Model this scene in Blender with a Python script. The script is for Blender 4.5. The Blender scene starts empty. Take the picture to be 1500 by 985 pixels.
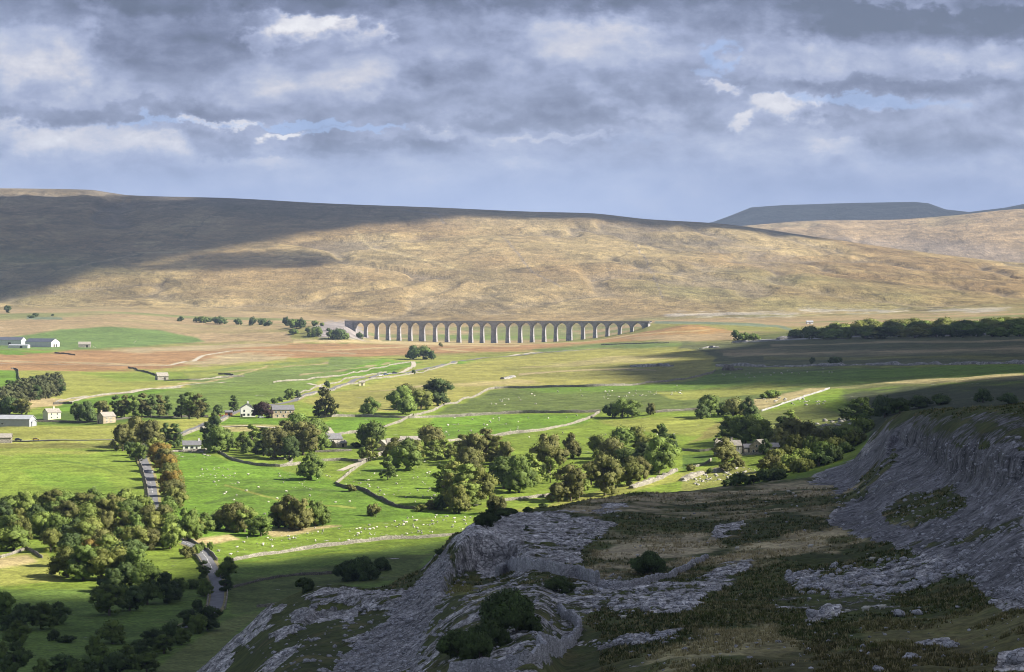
import bpy, bmesh, math, random
import numpy as np
from mathutils import Vector, Matrix
R = math.radians
random.seed(7); rng = np.random.default_rng(7)
scene = bpy.context.scene
COL = scene.collection

# ------------------------------------------------------------------ camera
FPX, UC, VH = 4500.0, 750.0, 450.0           # focal length in photo pixels, centre column, horizon row
cam_d = bpy.data.cameras.new("camera"); cam = bpy.data.objects.new("camera", cam_d); COL.objects.link(cam)
cam.location = (0, 0, 0); cam.rotation_euler = (R(90), 0, 0)
cam_d.sensor_fit = 'HORIZONTAL'; cam_d.sensor_width = 36.0; cam_d.lens = FPX / 1500 * 36.0
cam_d.shift_y = -(492.5 - VH) / 1500
cam_d.clip_start = 0.5; cam_d.clip_end = 100000
scene.camera = cam

# ------------------------------------------------------------------ light and exposure
SUN_AZ, SUN_EL = R(101), R(36)                 # azimuth clockwise from +Y (the view), elevation
SUN = Vector((math.sin(SUN_AZ) * math.cos(SUN_EL), math.cos(SUN_AZ) * math.cos(SUN_EL), math.sin(SUN_EL)))
sd = bpy.data.lights.new("sun", 'SUN'); sd.energy = 5.0; sd.angle = R(0.5); sd.color = (1.0, 0.93, 0.80)
so = bpy.data.objects.new("sun", sd); COL.objects.link(so); so.location = (0, 0, 3000)
so.rotation_euler = (-SUN).to_track_quat('-Z', 'Y').to_euler()
scene.view_settings.view_transform = 'Standard'
scene.view_settings.look = 'None'
scene.view_settings.exposure = 1.2
scene.view_settings.gamma = 1
scene.view_settings.use_curve_mapping = False
scene.cycles.use_denoising = True
scene.cycles.max_bounces = 6; scene.cycles.diffuse_bounces = 2; scene.cycles.transparent_max_bounces = 16
scene.cycles.volume_bounces = 0; scene.cycles.filter_width = 1.0

class NT:
    """small node-building helper"""
    def __init__(s, tree):
        s.t = tree; tree.nodes.clear()
    def n(s, typ, **kw):
        nd = s.t.nodes.new(typ)
        for k, v in kw.items():
            if k.startswith('i_'):
                nd.inputs[k[2:].replace('_', ' ')].default_value = v
            else:
                setattr(nd, k, v)
        return nd
    def l(s, a, b): s.t.links.new(a, b)
    def sock(s, x, inp):
        if isinstance(x, (int, float)): inp.default_value = x
        elif isinstance(x, (tuple, list)): inp.default_value = x
        else: s.l(x, inp)
    def m(s, op, a, b=0.0, c=0.0, clamp=False):
        nd = s.t.nodes.new('ShaderNodeMath'); nd.operation = op; nd.use_clamp = clamp
        s.sock(a, nd.inputs[0]); s.sock(b, nd.inputs[1]); s.sock(c, nd.inputs[2]); return nd.outputs[0]
    def mix(s, f, a, b, mode='MIX'):
        nd = s.t.nodes.new('ShaderNodeMix'); nd.data_type = 'RGBA'; nd.blend_type = mode; nd.clamp_factor = True
        s.sock(f, nd.inputs[0])
        for x, i in ((a, 6), (b, 7)):
            if isinstance(x, (tuple, list)): nd.inputs[i].default_value = (*x[:3], 1)
            else: s.l(x, nd.inputs[i])
        return nd.outputs[2]
    def ramp(s, f, lo, hi, a=0.0, b=1.0):
        nd = s.t.nodes.new('ShaderNodeMapRange'); nd.interpolation_type = 'SMOOTHSTEP'
        s.sock(f, nd.inputs[0]); nd.inputs[1].default_value = lo; nd.inputs[2].default_value = hi
        nd.inputs[3].default_value = a; nd.inputs[4].default_value = b; return nd.outputs[0]
    def noise(s, vec, scale, detail=4, rough=0.55, dist=0.0):
        nd = s.t.nodes.new('ShaderNodeTexNoise'); nd.inputs['Scale'].default_value = scale
        nd.inputs['Detail'].default_value = detail; nd.inputs['Roughness'].default_value = rough
        nd.inputs['Distortion'].default_value = dist
        if vec is not None: s.l(vec, nd.inputs['Vector'])
        return nd.outputs['Fac']
    def vec(s, x, y, z=0.0):
        nd = s.t.nodes.new('ShaderNodeCombineXYZ')
        for i, a in enumerate((x, y, z)): s.sock(a, nd.inputs[i])
        return nd.outputs[0]
    def scalev(s, v, sc):
        nd = s.t.nodes.new('ShaderNodeVectorMath'); nd.operation = 'MULTIPLY'; s.l(v, nd.inputs[0])
        nd.inputs[1].default_value = sc; return nd.outputs[0]

def srgb(r, g, b):
    f = lambda c: (c / 255 / 12.92) if c <= 10 else ((c / 255 + 0.055) / 1.055) ** 2.4
    return (f(r), f(g), f(b))

# ------------------------------------------------------------------ sky: clear blue behind broken cloud
def build_world():
    w = bpy.data.worlds.new("World"); scene.world = w; w.use_nodes = True
    T = NT(w.node_tree)
    K = 0.5 / 2 ** (scene.view_settings.exposure - 1)      # cloud radiance for a display value of 1
    tc = T.n('ShaderNodeTexCoord')
    sep = T.n('ShaderNodeSeparateXYZ'); T.l(tc.outputs['Generated'], sep.inputs[0])
    y = T.m('MAXIMUM', sep.outputs[1], 0.2)
    U = T.m('MULTIPLY', T.m('DIVIDE', sep.outputs[0], y), 4.5)     # thousands of photo pixels right of centre
    V = T.m('MULTIPLY', T.m('DIVIDE', sep.outputs[2], y), 4.5)     # ... above the horizon
    def nz2(su, sv, off, sc, det, ro, dv=0.0, du=0.0):
        v = T.vec(T.m('MULTIPLY_ADD', U, su, off + du), T.m('MULTIPLY_ADD', V, sv, off * .7 + dv), off)
        return T.m('SUBTRACT', T.noise(v, sc, det, ro, .2), .5)
    # the air stirs the outlines: every cloud below is looked up at a displaced place
    wa, wb = nz2(1, 1.6, 3.3, 7, 5, .6), nz2(1, 1.6, 8.8, 7, 5, .6); wc, wd = nz2(1, 1.3, 1.3, 26, 5, .65), nz2(1, 1.3, 6.1, 26, 5, .65)
    WU = T.m('MULTIPLY_ADD', wa, .26, T.m('MULTIPLY_ADD', wc, .085, U)); WV = T.m('MULTIPLY_ADD', wb, .085, T.m('MULTIPLY_ADD', wd, .05, V))
    def blobs(lst, tot=0.0):
        """(column, row, half width, soft height above, soft height below, amount)"""
        for (u, v, su, up, dn, amp) in lst:
            a = T.m('MULTIPLY', T.m('SUBTRACT', WU, (u - 750) / 1000), 1000 / su); d = T.m('SUBTRACT', WV, (VH - v) / 1000)
            b = T.m('ADD', T.m('MULTIPLY', T.m('MAXIMUM', d, 0.0), 1000 / up), T.m('MULTIPLY', T.m('MINIMUM', d, 0.0), 1000 / dn))
            g = T.m('EXPONENT', T.m('MULTIPLY', T.m('MULTIPLY_ADD', a, a, T.m('MULTIPLY', b, b)), -1.0))
            tot = T.m('MULTIPLY_ADD', T.ramp(g, .12, .80), amp * (1.2 if amp > 0 else 1.1), tot)
        return tot
    def ramp_nodes(f, stops, interp='EASE'):
        r = T.n('ShaderNodeValToRGB'); r.color_ramp.interpolation = interp; e = r.color_ramp.elements
        while len(e) < len(stops): e.new(.5)
        for k, (p, c) in enumerate(stops): e[k].position = p; e[k].color = (*c, 1)
        T.l(f, r.inputs[0]); return r.outputs[0]
    g_ = lambda x: (x, x, x)
    L = ramp_nodes(T.m('DIVIDE', V, .5), [(.28, g_(.665)), (.42, g_(.63)), (.54, g_(.585)), (.68, g_(.56)), (.82, g_(.54)), (.90, g_(.47))], 'LINEAR')
    amt = T.ramp(V, .13, .25, .45, 1.0)
    big, big2 = nz2(1, 2.2, 3.1, 3.4, 7, .58), nz2(1, 2.2, 3.1, 3.4, 7, .58, -.10, -.035); mid, mid2 = nz2(1, 1.7, 9.4, 10, 7, .62), nz2(1, 1.7, 9.4, 10, 7, .62, -.05, -.015); fine = nz2(1, 1.4, 5.5, 30, 5, .66)
    tex = T.m('MULTIPLY_ADD', big, .27, T.m('MULTIPLY_ADD', mid, .18, T.m('MULTIPLY_ADD', fine, .10, T.m('MULTIPLY_ADD', T.m('SUBTRACT', big, big2), .36, T.m('MULTIPLY', T.m('SUBTRACT', mid, mid2), .36)))))
    L = T.m('MULTIPLY_ADD', tex, amt, L)
    L = blobs([(60, 66, 95, 34, 55, .15), (0, 110, 60, 30, 40, .06), (130, 14, 40, 8, 14, .07), (445, 32, 84, 11, 28, .27), (380, 52, 50, 10, 22, .15), (512, 38, 26, 14, 30, .13), (470, 95, 150, 40, 40, .07), (560, 130, 40, 14, 20, .08),
               (870, 58, 140, 30, 50, .15), (820, 105, 90, 24, 26, .04), (1160, 72, 130, 26, 46, .09), (1430, 80, 95, 18, 26, .09), (1140, 155, 66, 11, 22, .22), (1078, 178, 30, 9, 13, .17), (1195, 146, 36, 7, 12, .12), (1050, 133, 30, 6, 8, .18),
               (410, 192, 38, 6, 8, .30), (326, 174, 26, 5, 8, .22), (120, 188, 120, 14, 40, .13), (30, 182, 60, 14, 40, .09), (240, 200, 50, 14, 30, .10), (820, 202, 90, 5, 9, .10), (640, 200, 24, 8, 12, .09), (690, 205, 40, 8, 12, .05),
               (380, 235, 60, 8, 12, .05), (780, 238, 40, 7, 10, .04), (1235, 215, 60, 10, 16, .08), (900, 128, 40, 10, 16, .06), (940, 165, 90, 10, 16, .05), (1310, 156, 30, 5, 7, .07)], L)
    L = blobs([(330, 2, 320, 14, 24, -.11), (880, -4, 320, 8, 26, -.14), (1330, 16, 220, 10, 40, -.19), (1490, 44, 110, 15, 22, -.11), (185, 45, 55, 20, 40, -.07), (300, 70, 50, 30, 40, -.05), (150, 160, 240, 14, 13, -.11), (300, 212, 52, 24, 15, -.12),
               (430, 222, 120, 9, 8, -.05), (640, 100, 60, 24, 24, -.09), (760, 182, 260, 14, 9, -.07), (530, 214, 150, 8, 8, -.07), (1085, 105, 46, 22, 28, -.08), (1320, 120, 210, 9, 16, -.11), (1390, 195, 190, 40, 46, -.07), (1230, 180, 50, 9, 10, -.08), (1000, 40, 60, 30, 30, -.04)], L)
    c = ramp_nodes(L, [(.30, srgb(78, 86, 114)), (.42, srgb(104, 112, 145)), (.52, srgb(130, 139, 171)), (.61, srgb(153, 162, 195)), (.70, srgb(176, 183, 209)), (.80, srgb(206, 205, 217)), (.95, srgb(242, 240, 243))], 'LINEAR')
    gap = blobs([(430, 178, 80, 7, 8, 1.0), (520, 190, 90, 6, 6, .8), (1058, 84, 24, 26, 26, .62), (1030, 115, 30, 10, 10, .5), (1290, 146, 150, 10, 14, .6), (250, 176, 110, 5, 6, .6), (940, 205, 90, 8, 10, .3)])
    low = T.ramp(V, .27, .13)
    c = T.mix(T.m('MULTIPLY', T.ramp(gap, .2, .9), .62), c, srgb(158, 188, 238))
    c = T.mix(T.m('MULTIPLY', low, .60), c, srgb(152, 176, 230))
    # overhead and behind, broken cloud at the same brightness
    ov = T.n('ShaderNodeMapping'); T.l(tc.outputs['Generated'], ov.inputs[0]); ov.inputs['Scale'].default_value = (2.2, 2.2, 5)
    on = T.noise(ov.outputs[0], 1.3, 5, .6)
    oc = T.mix(T.ramp(on, .35, .65), srgb(118, 126, 152), srgb(178, 181, 196))
    front = T.m('MULTIPLY', T.ramp(sep.outputs[1], .6, .9), T.ramp(sep.outputs[2], .30, .14))
    c = T.mix(front, oc, c)
    sky = T.n('ShaderNodeTexSky'); sky.sky_type = 'NISHITA'; sky.sun_disc = False
    sky.sun_elevation = SUN_EL; sky.sun_rotation = SUN_AZ
    b1 = T.n('ShaderNodeBackground'); T.l(sky.outputs[0], b1.inputs[0]); b1.inputs[1].default_value = 0.05
    b2 = T.n('ShaderNodeBackground'); T.l(c, b2.inputs[0]); b2.inputs[1].default_value = K * 1.12
    mx = T.n('ShaderNodeMixShader'); T.sock(T.m('MULTIPLY_ADD', front, .24, .66), mx.inputs[0])
    T.l(b1.outputs[0], mx.inputs[1]); T.l(b2.outputs[0], mx.inputs[2])
    out = T.n('ShaderNodeOutputWorld'); T.l(mx.outputs[0], out.inputs[0])
build_world()

# ------------------------------------------------------------------ numeric helpers
def _h(ix, iy, seed):
    h = (ix.astype(np.int64) * 374761393 + iy.astype(np.int64) * 668265263 + seed * 1442695041) & 0xFFFFFFFF
    h = ((h ^ (h >> 13)) * 1274126177) & 0xFFFFFFFF
    h = ((h ^ (h >> 16)) * 2246822519) & 0xFFFFFFFF
    return ((h ^ (h >> 15)) & 0xFFFFFF).astype(np.float64) / 0xFFFFFF
def vnoise(x, y, seed=0):
    ix, iy = np.floor(x), np.floor(y); fx, fy = x - ix, y - iy
    fx = fx * fx * fx * (fx * (fx * 6 - 15) + 10); fy = fy * fy * fy * (fy * (fy * 6 - 15) + 10)
    a, b, c, d = _h(ix, iy, seed), _h(ix + 1, iy, seed), _h(ix, iy + 1, seed), _h(ix + 1, iy + 1, seed)
    return (a + (b - a) * fx) * (1 - fy) + (c + (d - c) * fx) * fy
def fbm(x, y, wl, oct=4, seed=0, gain=.5):
    """-1..1 noise whose largest feature is about wl metres"""
    t = 0.0; a = 1.0; n = 0.0; f = 1.0 / wl
    for o in range(oct):
        t = t + a * (vnoise(x * f + 17.3 * o, y * f - 9.1 * o, seed + o) * 2 - 1); n += a; a *= gain; f *= 2.03
    return t / n * 1.4
def cells(x, y, wl, seed=0):
    """cellular noise: (F1 distance, F2-F1, random value of the cell)"""
    x = x / wl; y = y / wl; ix, iy = np.floor(x), np.floor(y)
    f1 = np.full(x.shape, 9.0); f2 = np.full(x.shape, 9.0); val = np.zeros(x.shape)
    for dx in (-1, 0, 1):
        for dy in (-1, 0, 1):
            cx, cy = ix + dx, iy + dy
            px, py = cx + _h(cx, cy, seed), cy + _h(cx, cy, seed + 51)
            d = np.hypot(px - x, py - y); nearer = d < f1
            f2 = np.where(nearer, f1, np.minimum(f2, d)); val = np.where(nearer, _h(cx, cy, seed + 77), val)
            f1 = np.where(nearer, d, f1)
    return f1, f2 - f1, val
def sstep(a, b, x):
    t = np.clip((x - a) / (b - a), 0, 1); return t * t * (3 - 2 * t)
def pchip(xk, yk, x):
    xk, yk = np.asarray(xk, float), np.asarray(yk, float); h = np.diff(xk); d = np.diff(yk) / h; m = np.zeros(len(xk))
    for i in range(1, len(xk) - 1):
        if d[i - 1] * d[i] > 0:
            w1, w2 = 2 * h[i] + h[i - 1], h[i] + 2 * h[i - 1]; m[i] = (w1 + w2) / (w1 / d[i - 1] + w2 / d[i])
    m[0], m[-1] = d[0], d[-1]
    i = np.clip(np.searchsorted(xk, x) - 1, 0, len(xk) - 2); t = np.clip((x - xk[i]) / h[i], 0, 1)
    return (yk[i] * (1 + 2 * t) * (1 - t) ** 2 + h[i] * m[i] * t * (1 - t) ** 2 + yk[i + 1] * t * t * (3 - 2 * t) + h[i] * m[i + 1] * t * t * (t - 1))
def poly_sdf(px, py, poly):
    """signed distance, positive inside"""
    P = np.asarray(poly, float); d = np.full(px.shape, 1e18); ins = np.zeros(px.shape, bool)
    for (x0, y0), (x1, y1) in zip(P, np.roll(P, -1, 0)):
        ex, ey = x1 - x0, y1 - y0; wx, wy = px - x0, py - y0
        t = np.clip((wx * ex + wy * ey) / (ex * ex + ey * ey + 1e-12), 0, 1)
        d = np.minimum(d, (wx - ex * t) ** 2 + (wy - ey * t) ** 2)
        if y0 != y1: ins ^= ((y0 > py) != (y1 > py)) & (px < ex * (py - y0) / ey + x0)
    return np.where(ins, 1, -1) * np.sqrt(d)
def line_dist(px, py, pts):
    P = np.asarray(pts, float); d = np.full(px.shape, 1e18)
    for (x0, y0), (x1, y1) in zip(P[:-1], P[1:]):
        ex, ey = x1 - x0, y1 - y0; wx, wy = px - x0, py - y0
        t = np.clip((wx * ex + wy * ey) / (ex * ex + ey * ey + 1e-12), 0, 1)
        d = np.minimum(d, (wx - ex * t) ** 2 + (wy - ey * t) ** 2)
    return np.sqrt(d)

# ------------------------------------------------------------------ object helpers
def new_mesh(name, V, F, mat=None, smooth=False, attrs=None):
    """V (n,3); F list of index tuples or an (m,4)/(m,3) array"""
    me = bpy.data.meshes.new(name); V = np.asarray(V, np.float32)
    if isinstance(F, np.ndarray):
        k = F.shape[1]; me.vertices.add(len(V)); me.vertices.foreach_set('co', V.ravel())
        me.loops.add(F.size); me.loops.foreach_set('vertex_index', F.ravel().astype(np.int32))
        me.polygons.add(len(F)); me.polygons.foreach_set('loop_start', np.arange(0, F.size, k, dtype=np.int32))
        me.update(calc_edges=True)
    else:
        me.from_pydata([tuple(map(float, v)) for v in V], [], F); me.update()
    if smooth: me.polygons.foreach_set('use_smooth', np.ones(len(me.polygons), bool))
    if mat: me.materials.append(mat)
    for k, a in (attrs or {}).items():
        a = np.asarray(a, np.float32)
        if a.ndim == 1: me.attributes.new(k, 'FLOAT', 'POINT').data.foreach_set('value', a)
        else:
            c4 = np.ones((len(a), 4), np.float32); c4[:, :3] = a
            me.attributes.new(k, 'FLOAT_COLOR', 'POINT').data.foreach_set('color', c4.ravel())
    return me
def link(name, me, parent=None):
    o = bpy.data.objects.new(name, me); COL.objects.link(o)
    if parent is not None: o.parent = parent
    return o
def tag(o, label=None, cat=None, group=None, kind=None):
    if label: o['label'] = label
    if cat: o['category'] = cat
    if group: o['group'] = group
    if kind: o['kind'] = kind
    return o
def empty(name, loc, label, cat, group=None, rz=0.0, scale=(1, 1, 1)):
    o = bpy.data.objects.new(name, None); COL.objects.link(o); o.location = loc; o.rotation_euler = (0, 0, rz); o.scale = scale
    o.empty_display_size = 1; return tag(o, label, cat, group)
class MB:
    """collects shapes for one mesh"""
    def __init__(s): s.V = []; s.F = []
    def add(s, V, F):
        b = len(s.V); s.V += [tuple(v) for v in V]; s.F += [tuple(i + b for i in f) for f in F]
    def box(s, x0, x1, y0, y1, z0, z1):
        s.add([(x0, y0, z0), (x1, y0, z0), (x1, y1, z0), (x0, y1, z0), (x0, y0, z1), (x1, y0, z1), (x1, y1, z1), (x0, y1, z1)],
              [(0, 3, 2, 1), (4, 5, 6, 7), (0, 1, 5, 4), (1, 2, 6, 5), (2, 3, 7, 6), (3, 0, 4, 7)])
    def prism(s, prof, y0, y1):
        """profile in x,z extruded along y"""
        n = len(prof); s.add([(x, y0, z) for x, z in prof] + [(x, y1, z) for x, z in prof],
              [tuple(range(n)), tuple(range(2 * n - 1, n - 1, -1))] + [(i, i + n, (i + 1) % n + n, (i + 1) % n) for i in range(n)])
    def tube(s, p0, p1, r0, r1, n=7):
        p0, p1 = Vector(p0), Vector(p1); q = (p1 - p0).to_track_quat('Z', 'Y'); V = []
        for p, r in ((p0, r0), (p1, r1)):
            for i in range(n): V.append(p + q @ Vector((r * math.cos(2 * math.pi * i / n), r * math.sin(2 * math.pi * i / n), 0)))
        s.add(V, [tuple(range(n))[::-1], tuple(range(n, 2 * n))] + [(i, (i + 1) % n, (i + 1) % n + n, i + n) for i in range(n)])
    def build(s, name, mat, parent=None, smooth=False): return link(name, new_mesh(name, s.V, s.F, mat, smooth), parent)
def simple_mat(name, col, rough=.9, var=.25, scale=1.0, metal=0.0, spec=.3, obj=False, bump=0.0):
    m = bpy.data.materials.new(name); m.use_nodes = True; T = NT(m.node_tree)
    bs = T.n('ShaderNodeBsdfPrincipled'); bs.inputs['Roughness'].default_value = rough; bs.inputs['Metallic'].default_value = metal
    bs.inputs['Specular IOR Level'].default_value = spec
    tc = T.n('ShaderNodeTexCoord'); nz = T.noise(tc.outputs['Object'], scale, 6, .65)
    k = T.ramp(nz, .25, .75, 1 - var, 1 + var)
    T.l(T.mix(1.0, col, T.vec(k, k, k), 'MULTIPLY'), bs.inputs['Base Color'])
    if bump:
        bp = T.n('ShaderNodeBump'); bp.inputs['Strength'].default_value = bump; bp.inputs['Distance'].default_value = .2
        T.l(nz, bp.inputs['Height']); T.l(bp.outputs[0], bs.inputs['Normal'])
    o = T.n('ShaderNodeOutputMaterial'); T.l(bs.outputs[0], o.inputs[0]); return m
# ------------------------------------------------------------------ the land: one height field over (bearing, distance)
def zv(v, Y): return -(v - VH) * Y / FPX
# near ground per bearing: eight (row, distance) stations up to its skyline, then the fall behind it as two (distance, z)
def near(k0, L, d1, d2, absolute=False):
    out = []
    for v, Y in L:
        k = 1.0 if absolute else (0.76 if k0 else 0.76 + max(0.0, v - 780) / 205 * 0.14)
        out.append((Y * k, zv(v, Y * k)))
    return out + [d1, d2]
NEAR = {
 -300: near(0, [(1900,250),(1600,330),(1400,430),(1300,520),(1250,570),(1180,640),(1110,720),(1060,790)], (850,-107), (900,-107.5), True),
  200: near(0, [(1700,250),(1400,350),(1300,430),(1230,500),(1190,550),(1130,630),(1085,710),(1050,780)], (840,-106), (900,-107.5), True),
  290: near(1, [(1300,480),(1200,600),(1110,730),(1075,800),(1050,850),(1020,920),(1000,970),(985,1020)], (835,-101), (905,-107)),
  345: near(1, [(1200,520),(1110,660),(1050,770),(1020,840),(1000,880),(970,950),(953,990),(935,1040)], (850,-98), (960,-106.5)),
  400: near(1, [(1060,600),(1020,700),(985,810),(962,865),(945,890),(925,940),(903,1000),(885,1050)], (865,-97), (1000,-106)),
  480: near(1, [(985,760),(955,820),(925,880),(897,960),(880,975),(870,1000),(862,1025),(857,1050)], (880,-92), (1020,-105)),
  550: near(1, [(985,720),(955,790),(925,850),(897,930),(878,945),(871,975),(867,1000),(862,1050)], (890,-92), (1040,-104)),
  610: near(1, [(985,650),(940,760),(905,840),(885,900),(872,920),(862,960),(850,1010),(838,1070)], (910,-90), (1060,-104)),
  640: near(1, [(985,610),(930,720),(900,800),(880,860),(860,900),(845,960),(828,1010),(812,1060)], (910,-88), (1080,-103)),
  670: near(1, [(985,580),(920,690),(885,780),(845,955),(803,968),(795,1000),(788,1020),(781,1045)], (910,-85), (1100,-102)),
  700: near(1, [(985,560),(915,670),(880,760),(838,985),(780,997),(774,1030),(769,1060),(764,1100)], (950,-84), (1140,-100)),
  740: near(1, [(985,545),(912,655),(872,750),(828,990),(790,1000),(778,1060),(766,1110),(755,1170)], (1000,-82), (1180,-98)),
  780: near(1, [(985,525),(910,640),(865,760),(822,920),(800,980),(778,1070),(762,1150),(748,1230)], (1050,-81), (1220,-97)),
  830: near(0, [(985,500),(910,620),(860,760),(820,900),(800,980),(780,1060),(758,1170),(738,1290)], (1090,-80), (1250,-96)),
  930: near(0, [(985,470),(910,600),(850,790),(815,910),(795,990),(765,1130),(742,1240),(722,1370)], (1150,-79), (1300,-92)),
 1000: near(0, [(985,450),(905,590),(848,790),(810,930),(790,1020),(760,1160),(738,1290),(717,1430)], (1200,-78), (1340,-89)),
 1120: near(0, [(985,440),(905,590),(850,760),(810,900),(785,1010),(755,1150),(732,1300),(710,1470)], (1220,-76), (1370,-84)),
 1200: near(0, [(985,435),(903,590),(850,745),(810,880),(785,970),(752,1120),(728,1290),(703,1500)], (1240,-73), (1400,-78)),
 1240: near(0, [(985,432),(902,585),(850,740),(810,870),(785,960),(750,1110),(722,1290),(692,1500)], (1250,-68), (1400,-74)),
 1280: near(0, [(985,430),(900,580),(850,735),(810,850),(780,940),(725,1150),(685,1330),(642,1540)], (1280,-60), (1420,-68)),
 1310: near(0, [(985,428),(900,578),(850,725),(800,860),(765,950),(652,1355),(634,1361),(614,1500)], (1270,-50), (1440,-60)),
 1400: near(0, [(985,425),(900,565),(850,680),(770,850),(742,905),(692,1010),(662,1017),(604,1200)], (1150,-42), (1440,-52)),
 1500: near(0, [(985,420),(920,490),(860,590),(790,710),(760,760),(702,845),(664,852),(600,1020)], (1100,-36), (1440,-48)),
 1800: near(0, [(985,410),(900,480),(820,560),(740,680),(720,710),(650,800),(600,815),(560,920)], (1000,-28), (1440,-42)),
}
CREST = [(-300,285),(0,277),(60,277.5),(130,279),(160,283),(190,287),(330,291),(480,299),(640,305),(780,311),(860,313),(950,322),(1050,328),(1190,347),(1330,367),(1500,386),(1800,400)]
FAR = [(-300,345),(900,345),(1040,336),(1100,331),(1200,324),(1300,323),(1380,318),(1500,307),(1800,300)]
MOUNT = [(-300,360),(900,350),(1000,335),(1045,326),(1070,317),(1100,305),(1150,301.5),(1250,298.5),(1340,297),(1360,299),(1385,308),(1420,312),(1470,306),(1500,300),(1560,297),(1800,310)]
def lin(tab, u): return np.interp(u, [a for a, b in tab], [b for a, b in tab])
VZ = [  # beyond the near ground: distance, then z at photo columns
 (1500, [(-300,-92),(300,-90),(600,-89),(800,-88),(1000,-85),(1120,-80),(1200,-75),(1250,-71),(1310,-59),(1400,-51),(1500,-47),(1800,-40)]),
 (1750, [(-300,-77),(300,-76),(600,-76),(800,-74),(1000,-70),(1150,-66),(1250,-62),(1310,-56),(1400,-50),(1500,-46),(1800,-40)]),
 (2000, [(-300,-67),(400,-67),(700,-66),(1000,-61),(1250,-54),(1400,-48),(1500,-44),(1800,-38)]),
 (2500, [(-300,-61),(400,-61),(700,-59),(1000,-53),(1250,-45),(1400,-41),(1500,-38),(1800,-32)]),
 (3000, [(-300,-57),(400,-57),(700,-55),(1000,-47),(1250,-38),(1500,-32),(1800,-26)]),
 (3500, [(-300,-48),(0,-48),(300,-51),(500,-51),(700,-49),(850,-46),(1000,-38),(1080,-35),(1250,-30),(1500,-25),(1800,-18)]),
 (3800, [(-300,-42),(0,-42),(100,-38),(200,-42),(300,-46),(500,-47),(700,-46.5),(850,-43),(900,-39),(950,-31),(1010,-23),(1060,-26.5),(1150,-30),(1250,-27),(1500,-20),(1800,-12)]),
 (4000, [(-300,-34),(0,-32),(80,-27),(150,-26),(300,-33),(400,-30),(470,-24),(502,-25),(535,-41),(570,-45),(700,-45),(800,-44),(850,-41),(900,-35),(935,-28),(952,-21),(1000,-19.5),(1090,-20.5),(1150,-26),(1300,-26),(1500,-18),(1800,-10)]),
 (4400, [(-300,-6),(0,-8),(150,-6),(300,-14),(450,-18),(500,-24),(560,-40),(700,-41),(850,-39),(950,-27),(1100,-24),(1250,-20),(1500,-10),(1800,-2)]),
 (5000, [(-300,4),(0,3),(300,0),(560,-13),(700,-12),(900,-10),(1100,-5),(1300,-2),(1500,2),(1800,8)])]

s_core = np.linspace(-0.19, 0.19, 720)
out_s = 0.19 + np.cumsum(np.linspace(.0012, .02, 45))
S = np.concatenate([-out_s[::-1], s_core, out_s])
def lrange(a, b, st): return np.exp(np.arange(math.log(a), math.log(b), st))
YR = np.concatenate([lrange(2, 290, .09), lrange(290, 620, .0015), lrange(620, 1060, .0008), lrange(1060, 1500, .0015), lrange(1500, 4600, .0019), lrange(4600, 8000, .003), lrange(8000, 18000, .009), lrange(18000, 45000, .06)])
def build_heights():
    U = UC + FPX * S
    cu = sorted(NEAR)
    layers = [(np.full(len(S), math.log(2.0)), np.full(len(S), -1.75)), (np.full(len(S), math.log(100.0)), np.full(len(S), -15.0))]
    Uc = np.clip(U, -300, 1800)
    for k in range(10):
        layers.append((pchip(cu, [math.log(NEAR[u][k][0]) for u in cu], Uc), pchip(cu, [NEAR[u][k][1] for u in cu], Uc)))
    for Y, tab in VZ:
        layers.append((np.full(len(S), math.log(Y)), pchip([a for a, b in tab], [b for a, b in tab], Uc)))
    cr = pchip([a for a, b in CREST], [b for a, b in CREST], Uc)
    def lay(Y, v=None, z=None): layers.append((np.full(len(S), math.log(Y)), zv(v, Y) if z is None else z))
    lay(5600, cr + (450 - cr) * .66); lay(6400, cr + (450 - cr) * .30); lay(7200, cr)
    zc = zv(cr, 7200)
    lay(8200, z=zc - 70)
    fr = pchip([a for a, b in FAR], [b for a, b in FAR], Uc); lay(10500, fr); lay(11500, z=zv(fr, 10500) - 50)
    mt = np.interp(Uc, [a for a, b in MOUNT], [b for a, b in MOUNT]); lay(14000, mt)
    lay(17000, z=np.full(len(S), 90.0)); lay(46000, z=np.full(len(S), -60.0))
    LY = np.array([a for a, b in layers]); LZ = np.array([b for a, b in layers])
    ly = np.log(YR); Z = np.empty((len(S), len(YR)))
    for i in range(len(S)): Z[i] = pchip(LY[:, i], LZ[:, i], ly)
    return Z
Z0 = build_heights()
YY = np.broadcast_to(YR, Z0.shape); XX = S[:, None] * YR[None, :]
UU = UC + FPX * XX / YY; VV = VH - FPX * Z0 / YY

# ---- relief the control rows do not carry
hill = sstep(4600, 5600, YY) * (1 - sstep(6700, 7150, YY)) + sstep(8200, 9500, YY) * (1 - sstep(10000, 10450, YY)) + .5 * sstep(11700, 12500, YY) * (1 - sstep(13300, 13900, YY))
rx = XX * .85 + YY * .55; ry = YY * .85 - XX * .55
gul = fbm(XX + fbm(XX, YY, 700, 3, 5) * 260, YY * .35, 420, 5, 11)
ridg = 1 - np.abs(gul) * 2
Z1 = Z0 + hill * (11 * fbm(rx, ry * .55, 900, 5, 3) - 9 * sstep(.55, 1.0, ridg) + 3.0 * fbm(XX, YY, 160, 4, 9))
knoll = sstep(3300, 3700, YY) * (1 - sstep(5200, 5600, YY))
Z1 = Z1 + knoll * 2.2 * fbm(XX, YY * .8, 260, 4, 21)
vale = sstep(900, 1200, YY) * (1 - sstep(3300, 3700, YY))
Z1 = Z1 + vale * (2.2 * fbm(XX, YY, 170, 4, 31) + .8 * fbm(XX, YY, 45, 4, 32))
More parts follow.
